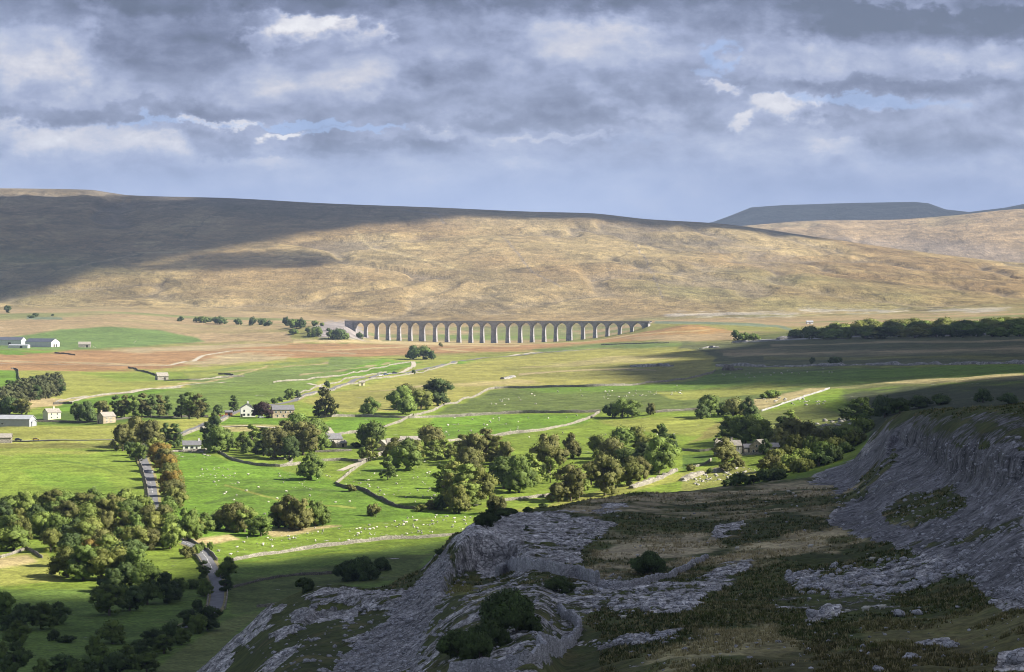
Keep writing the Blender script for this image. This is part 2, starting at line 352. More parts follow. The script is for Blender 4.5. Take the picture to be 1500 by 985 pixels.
_cu = sorted(NEAR); _d1 = np.interp(UU, _cu, [NEAR[u][8][0] for u in _cu]); _d2 = np.interp(UU, _cu, [NEAR[u][9][0] for u in _cu])
nearm = (1 - sstep(0, 1, (YY - _d1) / (_d2 - _d1))) * np.maximum(sstep(215, 290, UU), YY < 300)

# ---- what covers the ground: base colour, bare rock, dry grass
base = np.zeros((*Z0.shape, 3)); rock = np.zeros(Z0.shape); scree = np.zeros(Z0.shape)
GRASS = dict(bright=(.105, .185, .022), lime=(.145, .20, .028), yellow=(.215, .225, .052), olive=(.17, .168, .05), deep=(.07, .115, .022), dull=(.085, .10, .034),
             tan=(.255, .19, .105), rust=(.25, .15, .072), straw=(.35, .28, .145), heath=(.14, .122, .115), moss=(.15, .16, .062), dark=(.055, .068, .018), brown=(.17, .115, .055), lstone=(.33, .33, .35), pale=(.29, .235, .135))
G = {k: np.array(v) for k, v in GRASS.items()}
wn1 = fbm(XX, YY, 60, 4, 41); wn2 = fbm(XX, YY, 14, 4, 42); wn3 = fbm(XX, YY, 260, 4, 43)
def setc(mask, c): base[...] = base * (1 - mask[..., None]) + np.asarray(G[c] if isinstance(c, str) else c) * mask[..., None]
def paint(poly, c, feather=2.0, rag=3.0, yr=(1150, 6000), amt=1.0):
    P = np.asarray(poly, float); pad = feather + rag * 2 + 2
    i0, i1 = np.searchsorted(UC + FPX * S, [P[:, 0].min() - pad, P[:, 0].max() + pad])
    j0, j1 = np.searchsorted(YR, yr)
    u, v = UU[i0:i1, j0:j1], VV[i0:i1, j0:j1]
    box = (v > P[:, 1].min() - pad) & (v < P[:, 1].max() + pad)
    if not box.any(): return None
    m = np.zeros(u.shape); d = poly_sdf(u[box], v[box], P)
    m[box] = sstep(-feather, feather, d + rag * (wn2[i0:i1, j0:j1][box] * .6 + wn1[i0:i1, j0:j1][box] * .6)) * amt
    if c is not None:
        b = base[i0:i1, j0:j1]; b[...] = b * (1 - m[..., None]) + np.asarray(G[c] if isinstance(c, str) else c) * m[..., None]
    return (slice(i0, i1), slice(j0, j1), m)
def paint_line(pts, c, w, yr=(1150, 7000), rag=.5, amt=1.0):
    P = np.asarray(pts, float); pad = w + 3
    i0, i1 = np.searchsorted(UC + FPX * S, [P[:, 0].min() - pad, P[:, 0].max() + pad]); j0, j1 = np.searchsorted(YR, yr)
    u, v = UU[i0:i1, j0:j1], VV[i0:i1, j0:j1]; box = (v > P[:, 1].min() - pad) & (v < P[:, 1].max() + pad)
    if not box.any(): return
    m = np.zeros(u.shape); d = line_dist(u[box], v[box], P); m[box] = (1 - sstep(w * .5, w, d + rag * wn2[i0:i1, j0:j1][box])) * amt
    b = base[i0:i1, j0:j1]; b[...] = b * (1 - m[..., None]) + np.asarray(G[c] if isinstance(c, str) else c) * m[..., None]

base[...] = G['lime']
setc(sstep(1800, 2600, YY), 'yellow'); setc(sstep(.0, .9, wn1 + wn3) * .5, 'bright')
setc(sstep(3100, 3400, YY), 'olive'); setc(sstep(3900, 4100, YY), 'tan'); setc(sstep(4050, 4300, YY) * sstep(-.1, .5, fbm(XX, YY * 3, 400, 4, 44)) * (1 - sstep(4700, 5100, YY)), 'moss')
m1 = fbm(rx, ry * .35, 620, 5, 51); m2 = fbm(XX * 1.0, YY * .4, 240, 5, 52); far = sstep(4500, 5000, YY)
setc(far * sstep(-.1, .6, m1) * .75, 'moss'); setc(far * sstep(.05, .6, m2) * .6, 'brown'); setc(far * sstep(.0, .55, -m2 - .4 * m1) * .75, 'pale')
setc(far * sstep(.72, 1.0, ridg) * .55, 'heath'); setc(far * sstep(.45, .9, fbm(XX, YY * .5, 90, 4, 57)) * .45, 'straw')
setc(far * (1 - sstep(.0, .10, np.abs(fbm(rx * .5, ry, 500, 4, 58) - .05))) * .35, 'straw')
band = sstep(4600, 5000, YY) * (1 - sstep(5200, 5800, YY)); setc(band * .35, 'pale')
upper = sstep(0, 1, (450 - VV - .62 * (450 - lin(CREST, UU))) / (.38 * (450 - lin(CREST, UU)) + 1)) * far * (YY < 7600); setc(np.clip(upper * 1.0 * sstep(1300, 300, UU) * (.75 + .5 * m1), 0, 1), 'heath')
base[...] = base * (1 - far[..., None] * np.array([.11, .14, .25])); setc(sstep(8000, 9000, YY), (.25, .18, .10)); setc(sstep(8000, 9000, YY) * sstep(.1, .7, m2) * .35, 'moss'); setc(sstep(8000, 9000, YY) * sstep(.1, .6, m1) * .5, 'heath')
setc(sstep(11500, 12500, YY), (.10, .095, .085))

# valley and middle distance, from far to near
F = [
 ([(-400,486),(0,478),(60,474),(150,478),(300,488),(420,486),(430,503),(0,505),(-400,505)], 'tan', 3, 3),
 ([(-400,500),(0,497),(90,483),(160,478),(230,484),(290,496),(300,501),(200,508),(90,512),(-400,512)], (.105,.16,.045), 1.5, 1),
 ([(-400,513),(0,513),(110,515),(95,524),(0,529),(-400,530)], 'bright', 1.5, 1),
 ([(-400,528),(60,520),(110,514),(200,510),(300,507),(480,504),(650,503),(850,503),(930,490),(1010,478),(1060,483),(1090,492),(1000,497),(960,500),(800,512),(700,519),(550,522),(450,526),(330,531),(250,540),(120,543),(-400,541)], 'rust', 2, 4),
 ([(150,512),(330,505),(420,506),(330,513),(200,518)], 'pale', 2, 3), ([(260,533),(340,519),(430,520),(420,528),(300,538)], 'pale', 2, 4), ([(430,498),(700,500),(800,502),(600,506),(430,503)], 'straw', 2, 2),
 ([(850,505),(950,494),(1010,480),(1060,485),(1080,492),(960,499)], (.255,.155,.062), 2, 3), ([(900,497),(1090,488),(1200,487),(1150,497),(980,503)], 'tan', 2, 3),
 ([(780,513),(900,504),(1000,502),(1050,503),(960,510),(800,518)], (.10,.14,.04), 2, 2),
 ([(560,500),(760,478),(850,486),(840,496),(700,494),(600,499)], 'moss', 2, 3), ([(640,490),(760,490),(860,493),(850,497),(660,497)], 'bright', 2, 3, .5),
 ([(1080,490),(1500,474),(1900,470),(1900,500),(1080,503)], 'dull', 3, 3), ([(1000,502),(1130,498),(1500,494),(1900,492),(1900,533),(1500,534),(1050,534),(980,526)], (.085,.095,.045), 3, 3), ([(1050,515),(1500,508),(1900,507),(1900,514),(1500,516),(1080,522)], 'pale', 3, 3, .55),
 ([(-400,541),(22,541),(30,560),(0,576),(-400,580)], 'bright', 1, 1),
 ([(30,545),(240,545),(330,556),(320,568),(150,580),(100,590),(40,600),(28,560)], 'yellow', 2, 2), ([(120,548),(260,547),(330,556),(300,560),(180,560)], 'bright', 3, 4, .55),
 ([(30,578),(100,584),(240,566),(270,566),(250,572),(110,584),(80,594),(40,598)], 'straw', 1.5, 2), ([(102,586),(200,572),(264,568),(240,579),(200,585),(120,603),(70,604)], 'bright', 1, 1),
 ([(40,606),(120,602),(170,612),(330,612),(160,622),(40,618)], 'deep', 2, 2), ([(200,580),(266,568),(480,550),(440,580),(330,606),(200,612)], (.115,.165,.035), 1.5, 2), ([(270,545),(480,527),(560,527),(600,531),(440,561),(280,566)], (.12,.165,.045), 2, 3), ([(270,548),(480,530),(480,534),(280,556)], 'yellow', 2, 3, .7),
 ([(560,527),(620,531),(580,546),(510,556),(480,560),(520,540)], 'bright', 1.5, 1.5), ([(640,533),(700,526),(690,530),(655,536)], 'bright', 1, 1),
 ([(440,588),(530,565),(600,551),(665,536),(760,522),(860,511),(1010,512),(1050,524),(1030,548),(900,562),(725,570),(640,598),(500,606)], (.225,.215,.058), 2, 2), ([(620,565),(760,555),(800,560),(700,566)], 'straw', 2, 2, .6), ([(730,538),(850,530),(990,540),(900,552),(760,552)], 'olive', 3, 3, .7), ([(540,570),(640,560),(660,575),(560,598),(500,600)], 'olive', 3, 4, .6), ([(760,540),(900,523),(1000,522),(950,530)], 'pale', 2, 3, .5),
 ([(640,605),(724,572),(1000,562),(1030,549),(1060,535),(1500,540),(1500,556),(1210,570),(1110,603),(885,603)], (.095,.125,.034), 2, 2), ([(760,572),(1000,564),(1040,546),(1500,536),(1500,548),(1200,562),(1000,573),(820,580)], 'bright', 3, 3, .75), ([(960,577),(1120,566),(1180,567),(1100,579),(1000,590)], 'yellow', 2, 3, .8), ([(1090,590),(1190,569),(1500,547),(1500,556),(1210,572),(1110,600)], 'straw', 1.5, 2, .75),
 ([(322,614),(362,614),(430,610),(420,622),(390,628),(324,625)], 'bright', 1, 1), ([(320,625),(420,624),(400,632),(330,632)], 'straw', 1, 1.5, .7),
 ([(468,622),(500,612),(600,609),(520,637),(470,640)], 'bright', 1, 1), ([(600,645),(640,608),(870,606),(850,622),(780,636),(700,641)], 'bright', 1, 1),
 ([(-400,622),(165,622),(310,612),(330,617),(210,645),(170,648),(-400,650)], 'yellow', 1.5, 2), ([(-400,650),(170,648),(170,655),(-400,655)], 'brown', 1, 1, .5), 
 ([(750,640),(880,612),(1030,612),(1040,630),(1010,680),(930,700),(760,700)], 'lime', 2, 2), ([(880,612),(1030,610),(1060,615),(1020,640),(960,634),(900,622)], 'yellow', 3, 3, .8), ([(1010,650),(1060,612),(1090,612),(1050,640)], 'brown', 3, 3, .6), ([(1000,668),(1040,665),(1050,675),(1000,690)], 'deep', 1.5, 1.5),
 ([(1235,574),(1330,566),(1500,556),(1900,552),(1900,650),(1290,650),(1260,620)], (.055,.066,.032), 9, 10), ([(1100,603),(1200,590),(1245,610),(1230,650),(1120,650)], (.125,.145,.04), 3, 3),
 ([(-400,655),(170,655),(208,690),(218,742),(-400,742)], (.145,.20,.03), 1.5, 1.5), ([(-400,660),(60,656),(160,658),(120,664),(-400,668)], 'yellow', 3, 4, .8), ([(30,690),(150,700),(190,725),(60,715)], 'bright', 6, 6, .6),
 ([(230,655),(300,662),(330,672),(480,700),(610,744),(700,745),(700,782),(560,796),(350,822),(280,800),(258,760)], 'bright', 1.5, 2), ([(280,790),(400,780),(500,770),(620,755),(700,750),(690,783),(560,797),(345,820)], 'lime', 3, 4, .8), ([(280,786),(335,779),(350,783),(300,792)], 'straw', 2, 3), ([(380,772),(480,766),(500,768),(400,779)], 'straw', 2, 3, .9), ([(500,705),(540,680),(650,690),(650,740),(610,744)], (.125,.195,.025), 2, 2), ([(330,700),(480,716),(600,745),(560,760),(300,760)], 'deep', 8, 8, .35),
 ([(-400,808),(70,806),(95,850),(0,858),(-400,858)], 'yellow', 2, 2), ([(-400,812),(0,812),(40,808),(60,822),(0,832),(-400,832)], 'straw', 3, 4, .9), ([(220,808),(265,806),(300,850),(250,856),(225,850)], 'lime', 2, 2),
 ([(-400,858),(130,860),(300,850),(350,825),(560,798),(690,785),(720,800),(640,860),(300,1000),(-400,1200)], (.11,.168,.034), 3, 3), ([(330,850),(560,815),(640,805),(600,845),(480,860),(340,900)], 'dull', 3, 4, .7), ([(220,985),(330,905),(400,890),(340,935),(280,1000)], (.14,.155,.055), 4, 5, .8), ([(90,905),(200,890),(300,880),(280,915),(160,945),(90,930)], 'deep', 4, 5, .6),
 ([(700,745),(800,735),(1000,690),(1010,700),(830,738),(740,752)], 'yellow', 2, 2), ([(1000,690),(1080,675),(1130,700),(1000,716)], (.18,.19,.05), 2, 3),
]
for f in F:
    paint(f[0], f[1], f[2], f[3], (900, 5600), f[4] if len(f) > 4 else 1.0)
# grassy banks, tracks worn in the moor and the rail cutting
for pts, c, w in [([(0,531),(60,533),(250,535),(300,521),(350,514),(450,515),(520,518)], 'pale', 1.3), ([(440,552),(500,545),(560,536),(580,531)], 'pale', 1.2), ([(480,514),(650,507),(800,505),(850,503),(930,492),(1040,486)], 'straw', 1.2), ([(260,564),(330,557),(400,536)], 'straw', 1.2),
                  ([(700,517),(640,512),(760,508)], 'straw', 1.0), ([(1090,500),(1250,494),(1500,488)], 'lstone', 2.2), ([(330,545),(420,540),(480,533)], 'pale', 1), ([(1060,519),(1180,516),(1330,514),(1500,512)], 'pale', 1.6), ([(1120,526),(1300,524),(1500,523)], 'olive', 2.2), ([(1130,507),(1300,503),(1500,501)], 'pale', 1.3), ([(760,548),(860,543),(960,541)], 'pale', 1.3), ([(540,575),(600,566),(660,563)], 'pale', 1.2), ([(1210,570),(1300,566),(1500,563)], 'dull', 1.6), ([(60,672),(120,680),(170,694)], 'deep', 1.6), ([(300,735),(380,722),(470,716),(540,722)], 'deep', 2.2), ([(330,712),(420,735),(520,742)], 'yellow', 1.4), ([(520,345),(560,368),(640,385),(700,400)], 'straw', 1.5), ([(100,394),(170,378),(200,372),(320,366)], 'straw', 1.2), ([(730,350),(780,400),(820,420)], 'heath', 1.2), ([(930,360),(960,410),(970,435)], 'heath', 1.2), ([(590,315),(640,322),(650,335)], 'heath', 1.5)]:
    paint_line(pts, c, w, amt=.75)
for pts, w in [([(960,473),(1040,474),(1140,478),(1160,484)], 2.6), ([(40,466),(90,466)], 2)]: paint_line(pts, (.12, .15, .10), w)
r = paint([(455,480),(480,470),(512,469),(536,486),(540,497),(470,497)], (.23, .205, .20), 2.5, 6, (3500, 5200))
for (u0, u1, v0, n) in [(970,1180,461,1), (1360,1480,454,1), (1170,1330,455,1)]:
    q = paint([(u0,v0-2.5),(u1,v0-3),(u1-20,v0+2),(u0+10,v0+3)], (.40,.385,.37), 2, 6, (4200, 6000), .5)

# near ground: grassland on the scar
NE = nearm
ng1 = fbm(XX, YY, 38, 4, 61); ng2 = fbm(XX, YY * .6, 7, 4, 62); ng3 = fbm(XX * .35, YY, 26, 4, 63)
nearcol = np.zeros_like(base); nearcol[...] = G['dark']
def nset(m, c): nearcol[...] = nearcol * (1 - m[..., None]) + np.asarray(G[c] if isinstance(c, str) else c) * m[..., None]
nset(sstep(-.2, .5, ng1) * .6, (.075, .085, .022)); nset(sstep(.15, .6, ng3 + .4 * ng2) * .6, (.10, .102, .038)); nset(sstep(.35, .8, ng2) * .2, 'brown')
def nmask(poly, feather, rag, n=None):
    P = np.asarray(poly, float); pad = feather + rag * 2 + 2; i0, i1 = np.searchsorted(UC + FPX * S, [P[:, 0].min() - pad, P[:, 0].max() + pad]); j1 = np.searchsorted(YR, 1450)
    m = np.zeros(Z0.shape); u, v = UU[i0:i1, :j1], VV[i0:i1, :j1]; nn = (ng2 * .7 + ng1 * .8)[i0:i1, :j1] if n is None else n[i0:i1, :j1]
    box = (v > P[:, 1].min() - pad) & (v < P[:, 1].max() + pad); d = poly_sdf(u[box], v[box], P); mm = np.zeros(u.shape); mm[box] = sstep(-feather, feather, d + rag * nn[box]); m[i0:i1, :j1] = mm; return m
for poly, c, a in [([(830,740),(1000,718),(1230,703),(1260,716),(1180,728),(980,735),(860,760)], (.42,.345,.215), .8), ([(900,790),(1020,780),(1060,800),(1000,826),(870,832)], (.42,.35,.215), .85), ([(1010,820),(1100,800),(1230,770),(1330,765),(1290,790),(1100,820)], (.46,.38,.22), .85), ([(950,745),(1130,740),(1230,735),(1210,755),(1040,768)], (.36,.30,.18), .7),
                   ([(1040,930),(1130,915),(1160,945),(1080,960),(1000,985),(960,985)], (.36,.31,.16), .75), ([(1260,920),(1500,890),(1540,960),(1300,960)], (.17,.15,.06), .5), ([(640,858),(700,848),(730,860),(670,876)], (.16,.16,.04), .8), ([(880,900),(1000,890),(990,910),(900,925)], 'dark', .8), ([(1100,960),(1300,950),(1500,960),(1500,1010),(1000,1010)], (.09,.08,.03), .7), ([(1150,880),(1280,870),(1290,890),(1180,900)], (.06,.07,.022), .7)]:
    nset(nmask(poly, 9, 16, ng3 * 1.1 + ng2 * .9) * a, c)
base[...] = base * (1 - NE[..., None]) + nearcol * NE[..., None]
# where the valley floor pokes past the scar keep the painted fields
keep = ((UU < 700) & (YY > 880)) * 1.0
# bare limestone
cliffn = fbm(XX, YY, 9, 4, 71)
RK = [ # polygon, feather, raggedness, strength
 ([(664,792),(700,765),(760,750),(868,756),(900,765),(880,785),(850,802),(858,828),(770,835),(700,852),(660,815)], 4, 9, .78),
 ([(655,805),(690,850),(642,895),(612,985),(470,990),(520,945),(585,880),(640,820)], 4, 10, .92),
 ([(280,990),(340,938),(395,892),(425,892),(380,930),(345,965),(330,990)], 4, 14, .85), ([(400,955),(440,940),(430,960),(400,990),(370,990)], 3, 9, .8),
 ([(445,876),(480,856),(560,862),(625,868),(620,884),(560,890),(500,884),(460,890)], 3, 9, .72), ([(425,900),(520,895),(520,912),(430,914)], 2, 10, .9), ([(395,925),(440,910),(440,930),(400,945)], 2, 8, .9), ([(500,945),(560,910),(600,900),(540,960)], 3, 12, .6),
 ([(640,895),(740,830),(840,835),(990,850),(985,864),(905,885),(850,915),(855,945),(760,990),(600,990),(615,950)], 4, 14, .58),
 ([(870,870),(1020,848),(1110,815),(1080,850),(1000,895),(900,905)], 4, 12, .70), ([(850,945),(920,930),(1000,922),(990,938),(880,958)], 3, 9, .9), ([(1050,770),(1090,765),(1080,780),(1040,790)], 3, 6, .8), ([(870,748),(900,735),(920,738),(880,760)], 3, 6, .6),
 ([(1185,707),(1250,668),(1300,628),(1330,628),(1400,650),(1500,655),(1600,655),(2100,640),(2100,800),(1600,900),(1460,890),(1420,850),(1350,822),(1300,800),(1210,774),(1225,742),(1260,725)], 4, 9, 1.0),
 ([(1300,626),(1330,613),(1420,606),(1620,608),(2100,560),(2100,660),(1400,655)], 4, 9, .55), ([(1160,842),(1250,830),(1330,815),(1410,790),(1460,830),(1400,850),(1300,875),(1200,866),(1150,858)], 4, 18, .72), ([(1130,870),(1250,855),(1330,880),(1300,905),(1150,890)], 3, 16, .35), ([(1180,898),(1230,892),(1230,905),(1180,910)], 2, 6, .8), ([(1340,940),(1390,936),(1390,948),(1340,950)], 2, 5, .9), ([(1460,950),(1510,940),(1510,985),(1450,985)], 2, 7, .9), ([(1100,905),(1260,930),(1300,945),(1100,940)], 4, 18, .2), ([(600,990),(760,985),(760,1010),(560,1010)], 3, 6, 1)]
for poly, fe, ra, st in RK: rock[...] = np.maximum(rock, nmask(poly, fe, ra) * st)
for poly, a in [([(1290,752),(1345,722),(1405,718),(1415,738),(1380,758),(1310,770)], 1.0), ([(1235,735),(1262,705),(1310,665),(1318,670),(1285,700),(1255,740)], .8), ([(1300,800),(1420,780),(1500,755),(1500,775),(1420,800),(1340,812)], .55), ([(690,800),(705,850),(660,880),(655,850)], .7), ([(740,850),(830,842),(860,848),(780,862)], .8), ([(1340,640),(1420,625),(1500,640),(1500,630),(1400,612)], .4), ([(1380,850),(1480,870),(1480,885),(1380,880)], .4), ([(700,900),(720,915),(650,985),(640,960)], .4)]:
    rock[...] *= 1 - nmask(poly, 5, 9) * a
scree[...] = np.maximum.reduce([*(nmask(p, 5, 6) * q for q, p in zip((.6, 1.0), ([(655,805),(690,850),(642,895),(612,985),(470,990),(520,945),(585,880),(640,820)], [(1190,707),(1260,668),(1310,690),(1500,710),(1500,870),(1440,880),(1400,830),(1300,800),(1210,774),(1235,742)]))), nmask([(1250,690),(1290,632),(1330,610),(1420,602),(1640,600),(2100,540),(2100,800),(1400,740)], 5, 6)])  # also covers the right-hand cliffs, so the painted shade darkens them too
rock *= 1 - keep
# steep faces are bare too
dz_dy = np.gradient(Z1, axis=1) / np.gradient(YR)[None, :]
steep = sstep(.55, .95, np.abs(dz_dy) + .12 * cliffn) * nearm * (YY > 450) * (UU > 655) * (1 - .8 * sstep(0, 1, (1240 - UU) / 60) * sstep(0, 1, (UU - 800) / 60)); rock = np.maximum(rock, steep * (1 - keep) * .95)
base[(keep > .5)] = base[(keep > .5)]
# blocky relief of the rock; hummocks in the turf
f1, f21, val = cells(XX * .7, YY * .9, 2.3, 5); g1, g21, gv = cells(XX, YY, 1.1, 9)
blocky = (1 - scree) * ((val - .45) * .95 - .4 * (1 - sstep(0, .2, f21)) + .3 * (gv - .5)) + scree * (.05 * (gv - .5) + .35 * fbm(XX, YY, 5, 2, 97))
flut = fbm(XX, YY * .12, 3.2, 4, 81) * sstep(.5, 1.2, np.abs(dz_dy)) * .7
Z1 = Z1 + nearm * (YY > 150) * (rock * (blocky + flut + 1.1 * fbm(XX, YY, 16, 3, 83)) + (1 - rock) * (.55 * fbm(XX, YY, 14, 4, 84) + .16 * fbm(XX, YY, 2.4, 3, 85)))
VV = VH - FPX * Z1 / YY
ZT = Z1
LNY = np.log(YR)
def hgt(x, y):
    """terrain height at world x, y (bilinear on the ground's own grid)"""
    x, y = np.asarray(x, float), np.asarray(y, float); s = x / y
    i = np.clip(np.searchsorted(S, s) - 1, 0, len(S) - 2); j = np.clip(np.searchsorted(YR, y) - 1, 0, len(YR) - 2)
    a = (s - S[i]) / (S[i + 1] - S[i]); b = (y - YR[j]) / (YR[j + 1] - YR[j])
    return (ZT[i, j] * (1 - a) + ZT[i + 1, j] * a) * (1 - b) + (ZT[i, j + 1] * (1 - a) + ZT[i + 1, j + 1] * a) * b
def at(u, v, ymin=300.0):
    """ground point seen at photo pixel (u, v), nearest one beyond ymin"""
    s = (u - UC) / FPX; i = int(np.clip(np.searchsorted(S, s) - 1, 0, len(S) - 2)); a = (s - S[i]) / (S[i + 1] - S[i])
    z = ZT[i] * (1 - a) + ZT[i + 1] * a; vv = VH - FPX * z / YR
    j0 = int(np.searchsorted(YR, ymin)); run = vv[j0:]
    k = np.nonzero(run <= v)[0]
    if len(k) == 0: j = j0 + int(np.argmin(run)); Y = YR[j]
    else:
        j = j0 + int(k[0])
        if k[0] == 0: Y = YR[j]
        else: Y = YR[j - 1] + (YR[j] - YR[j - 1]) * (vv[j - 1] - v) / max(vv[j - 1] - vv[j], 1e-6)
    return Vector((s * Y, Y, float(hgt(s * Y, Y))))

def ground_material():
    m = bpy.data.materials.new("turf_and_limestone"); m.use_nodes = True; T = NT(m.node_tree)
    geo = T.n('ShaderNodeNewGeometry'); P = geo.outputs['Position']
    ca = T.n('ShaderNodeAttribute', attribute_name='tint').outputs['Color']; rk = T.n('ShaderNodeAttribute', attribute_name='rock').outputs['Fac']
    sc = T.n('ShaderNodeAttribute', attribute_name='scree').outputs['Fac']; fr = T.n('ShaderNodeAttribute', attribute_name='far').outputs['Fac']
    flat = T.scalev(P, (1, 1, .3))
    n_l = T.noise(flat, 1 / 55, 5, .6); n_m = T.noise(flat, 1 / 9, 5, .62); n_s = T.noise(flat, 1 / 1.6, 5, .7)
    strat = T.noise(T.scalev(P, (.25, .9, .3)), 1 / 26, 6, .65)
    moor = T.noise(T.scalev(P, (1, .45, .3)), 1 / 130, 8, .68)
    k = T.m('MULTIPLY', T.m('MULTIPLY', T.ramp(n_l, .3, .7, .84, 1.16), T.ramp(n_m, .3, .7, .76, 1.24)), T.ramp(n_s, .28, .72, .58, 1.42))
    k = T.m('MULTIPLY', k, T.ramp(strat, .32, .68, .91, 1.10))
    rill = T.m('ABSOLUTE', T.m('SUBTRACT', T.noise(T.scalev(P, (1, .42, .3)), 1 / 330, 6, .62, .5), .5)); fleck = T.noise(T.scalev(P, (1, .6, .3)), 1 / 32, 6, .72)
    mf = T.m('MULTIPLY', T.m('MULTIPLY', T.ramp(rill, 0, .022, .66, 1.0), T.ramp(fleck, .34, .68, .80, 1.17)), 1.0)
    k = T.m('MULTIPLY', k, T.m('MULTIPLY_ADD', T.m('SUBTRACT', mf, 1.0), fr, 1.0))
    k = T.m('MULTIPLY', k, T.m('ADD', T.m('MULTIPLY', T.m('SUBTRACT', T.ramp(moor, .33, .68, .74, 1.24), 1.0), fr), 1.0))
    grass = T.mix(1.0, ca, T.vec(k, k, k), 'MULTIPLY')
    dry = T.m('MULTIPLY', T.ramp(T.noise(T.scalev(P, (.5, 1, .3)), 1 / 5, 6, .7), .56, .74), .32)
    grass = T.mix(dry, grass, (.27, .20, .10))
    rush = T.m('MULTIPLY', T.ramp(T.noise(T.scalev(P, (.8, 1, .3)), 1 / 2.6, 4, .65), .56, .70), T.ramp(T.noise(flat, 1 / 85, 4, .6), .42, .62))
    grass = T.mix(T.m('MULTIPLY', rush, .5), grass, (.055, .065, .022))
    # limestone: pale blocks, dark joints, lichen
    v1 = T.n('ShaderNodeTexVoronoi', feature='DISTANCE_TO_EDGE'); v1.inputs['Scale'].default_value = 1 / 1.9
    wp = T.n('ShaderNodeTexNoise'); wp.inputs['Scale'].default_value = .5; wp.inputs['Detail'].default_value = 4; T.l(P, wp.inputs['Vector'])
    ad = T.n('ShaderNodeVectorMath', operation='MULTIPLY_ADD'); T.l(wp.outputs['Color'], ad.inputs[0]); ad.inputs[1].default_value = (2.2, 2.2, 2.2); T.l(T.scalev(P, (1, 1, 1.6)), ad.inputs[2])
    T.l(ad.outputs[0], v1.inputs['Vector'])
    v2 = T.n('ShaderNodeTexVoronoi'); v2.inputs['Scale'].default_value = 1 / .8; T.l(ad.outputs[0], v2.inputs['Vector'])
    rn = T.noise(P, 1 / 3.0, 7, .72); rl = T.noise(P, 1 / 18, 4, .6)
    val = T.m('MULTIPLY', T.ramp(rn, .3, .70, .42, 1.5), T.ramp(rl, .3, .7, .72, 1.25))
    sep = T.n('ShaderNodeSeparateColor'); T.l(v2.outputs['Color'], sep.inputs[0])
    val = T.m('MULTIPLY', val, T.m('MULTIPLY_ADD', sep.outputs[0], .55, .72))
    crack = T.m('MULTIPLY', T.ramp(v1.outputs['Distance'], .0, .12, .50, 1.0), 1.0)
    crack = T.m('MAXIMUM', crack, T.m('MULTIPLY', sc, .85))
    val = T.m('MULTIPLY', val, crack)
    sn = T.n('ShaderNodeSeparateXYZ'); T.l(geo.outputs['True Normal'], sn.inputs[0]); cl = T.m('MULTIPLY', T.ramp(sn.outputs[2], .72, .42), T.ramp(T.noise(P, 1 / 22, 4, .6), .38, .58, .15, 1.0))
    stv = T.noise(T.scalev(P, (1, .5, .10)), 1 / 1.5, 5, .7, .4); stb = T.noise(T.scalev(P, (.15, .15, 1)), 1 / 1.6, 3, .6)
    joint = T.m('MULTIPLY', T.ramp(stv, .38, .60, .42, 1.12), T.ramp(stb, .38, .52, .5, 1.08))
    val = T.m('MULTIPLY', val, T.m('MULTIPLY_ADD', T.m('SUBTRACT', joint, 1.0), cl, 1.0))
    stone = T.mix(1.0, T.mix(sc, (.52, .50, .485), (.19, .185, .19)), T.vec(val, val, val), 'MULTIPLY')  # scree stone, darkened further to stand for the right slope's deep shade
    stone = T.mix(T.m('MULTIPLY', T.ramp(T.noise(P, 1 / 7, 5, .7), .52, .72), .45), stone, (.10, .105, .05))
    stone = T.mix(T.m('MULTIPLY', T.ramp(T.noise(T.scalev(P, (1, 1, .25)), 1 / 2.2, 4, .7), .55, .75), T.m('MULTIPLY', cl, .5)), stone, (.17, .16, .165))
    # turf keeps the hollows at the rock's edge
    rl2 = T.noise(T.scalev(P, (.7, 1, 1)), 1 / 10, 4, .65)
    rmix = T.m('MULTIPLY_ADD', T.m('SUBTRACT', rn, .5), 1.0, T.m('MULTIPLY_ADD', T.m('MULTIPLY', T.m('SUBTRACT', rl2, .5), 2.3), T.m('SUBTRACT', 1.0, T.m('MULTIPLY', sc, .75)), rk))
    rf = T.m('MAXIMUM', T.ramp(rmix, .44, .62), T.m('MULTIPLY', T.ramp(rk, .1, .5), T.m('MULTIPLY', cl, cl)))
    col = T.mix(rf, grass, stone)
    b = T.n('ShaderNodeBsdfPrincipled'); b.inputs['Roughness'].default_value = .95; b.inputs['Specular IOR Level'].default_value = .12; T.l(col, b.inputs['Base Color'])
    h = T.m('ADD', T.m('MULTIPLY', T.m('MULTIPLY', rf, T.m('MULTIPLY_ADD', sc, -.5, 1.0)), T.m('MULTIPLY_ADD', rn, 1.4, T.m('MULTIPLY', crack, .6))), T.m('MULTIPLY_ADD', n_s, .35, T.m('MULTIPLY', n_m, .5)))
    h = T.m('ADD', h, T.m('MULTIPLY', T.m('MULTIPLY', moor, fr), 22.0))
    bp = T.n('ShaderNodeBump'); bp.inputs['Strength'].default_value = .8; bp.inputs['Distance'].default_value = 1.0; T.l(h, bp.inputs['Height']); T.l(bp.outputs[0], b.inputs['Normal'])
    o = T.n('ShaderNodeOutputMaterial'); T.l(b.outputs[0], o.inputs[0]); return m
def build_ground():
    nS, nY = ZT.shape
    V = np.stack([XX, YY, ZT], -1).reshape(-1, 3)
    idx = np.arange(nS * nY).reshape(nS, nY)
    Fq = np.stack([idx[:-1, :-1], idx[1:, :-1], idx[1:, 1:], idx[:-1, 1:]], -1).reshape(-1, 4)
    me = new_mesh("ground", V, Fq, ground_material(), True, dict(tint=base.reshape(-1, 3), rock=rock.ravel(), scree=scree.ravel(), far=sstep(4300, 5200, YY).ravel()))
    return tag(link("ground", me), kind='structure')
build_ground()

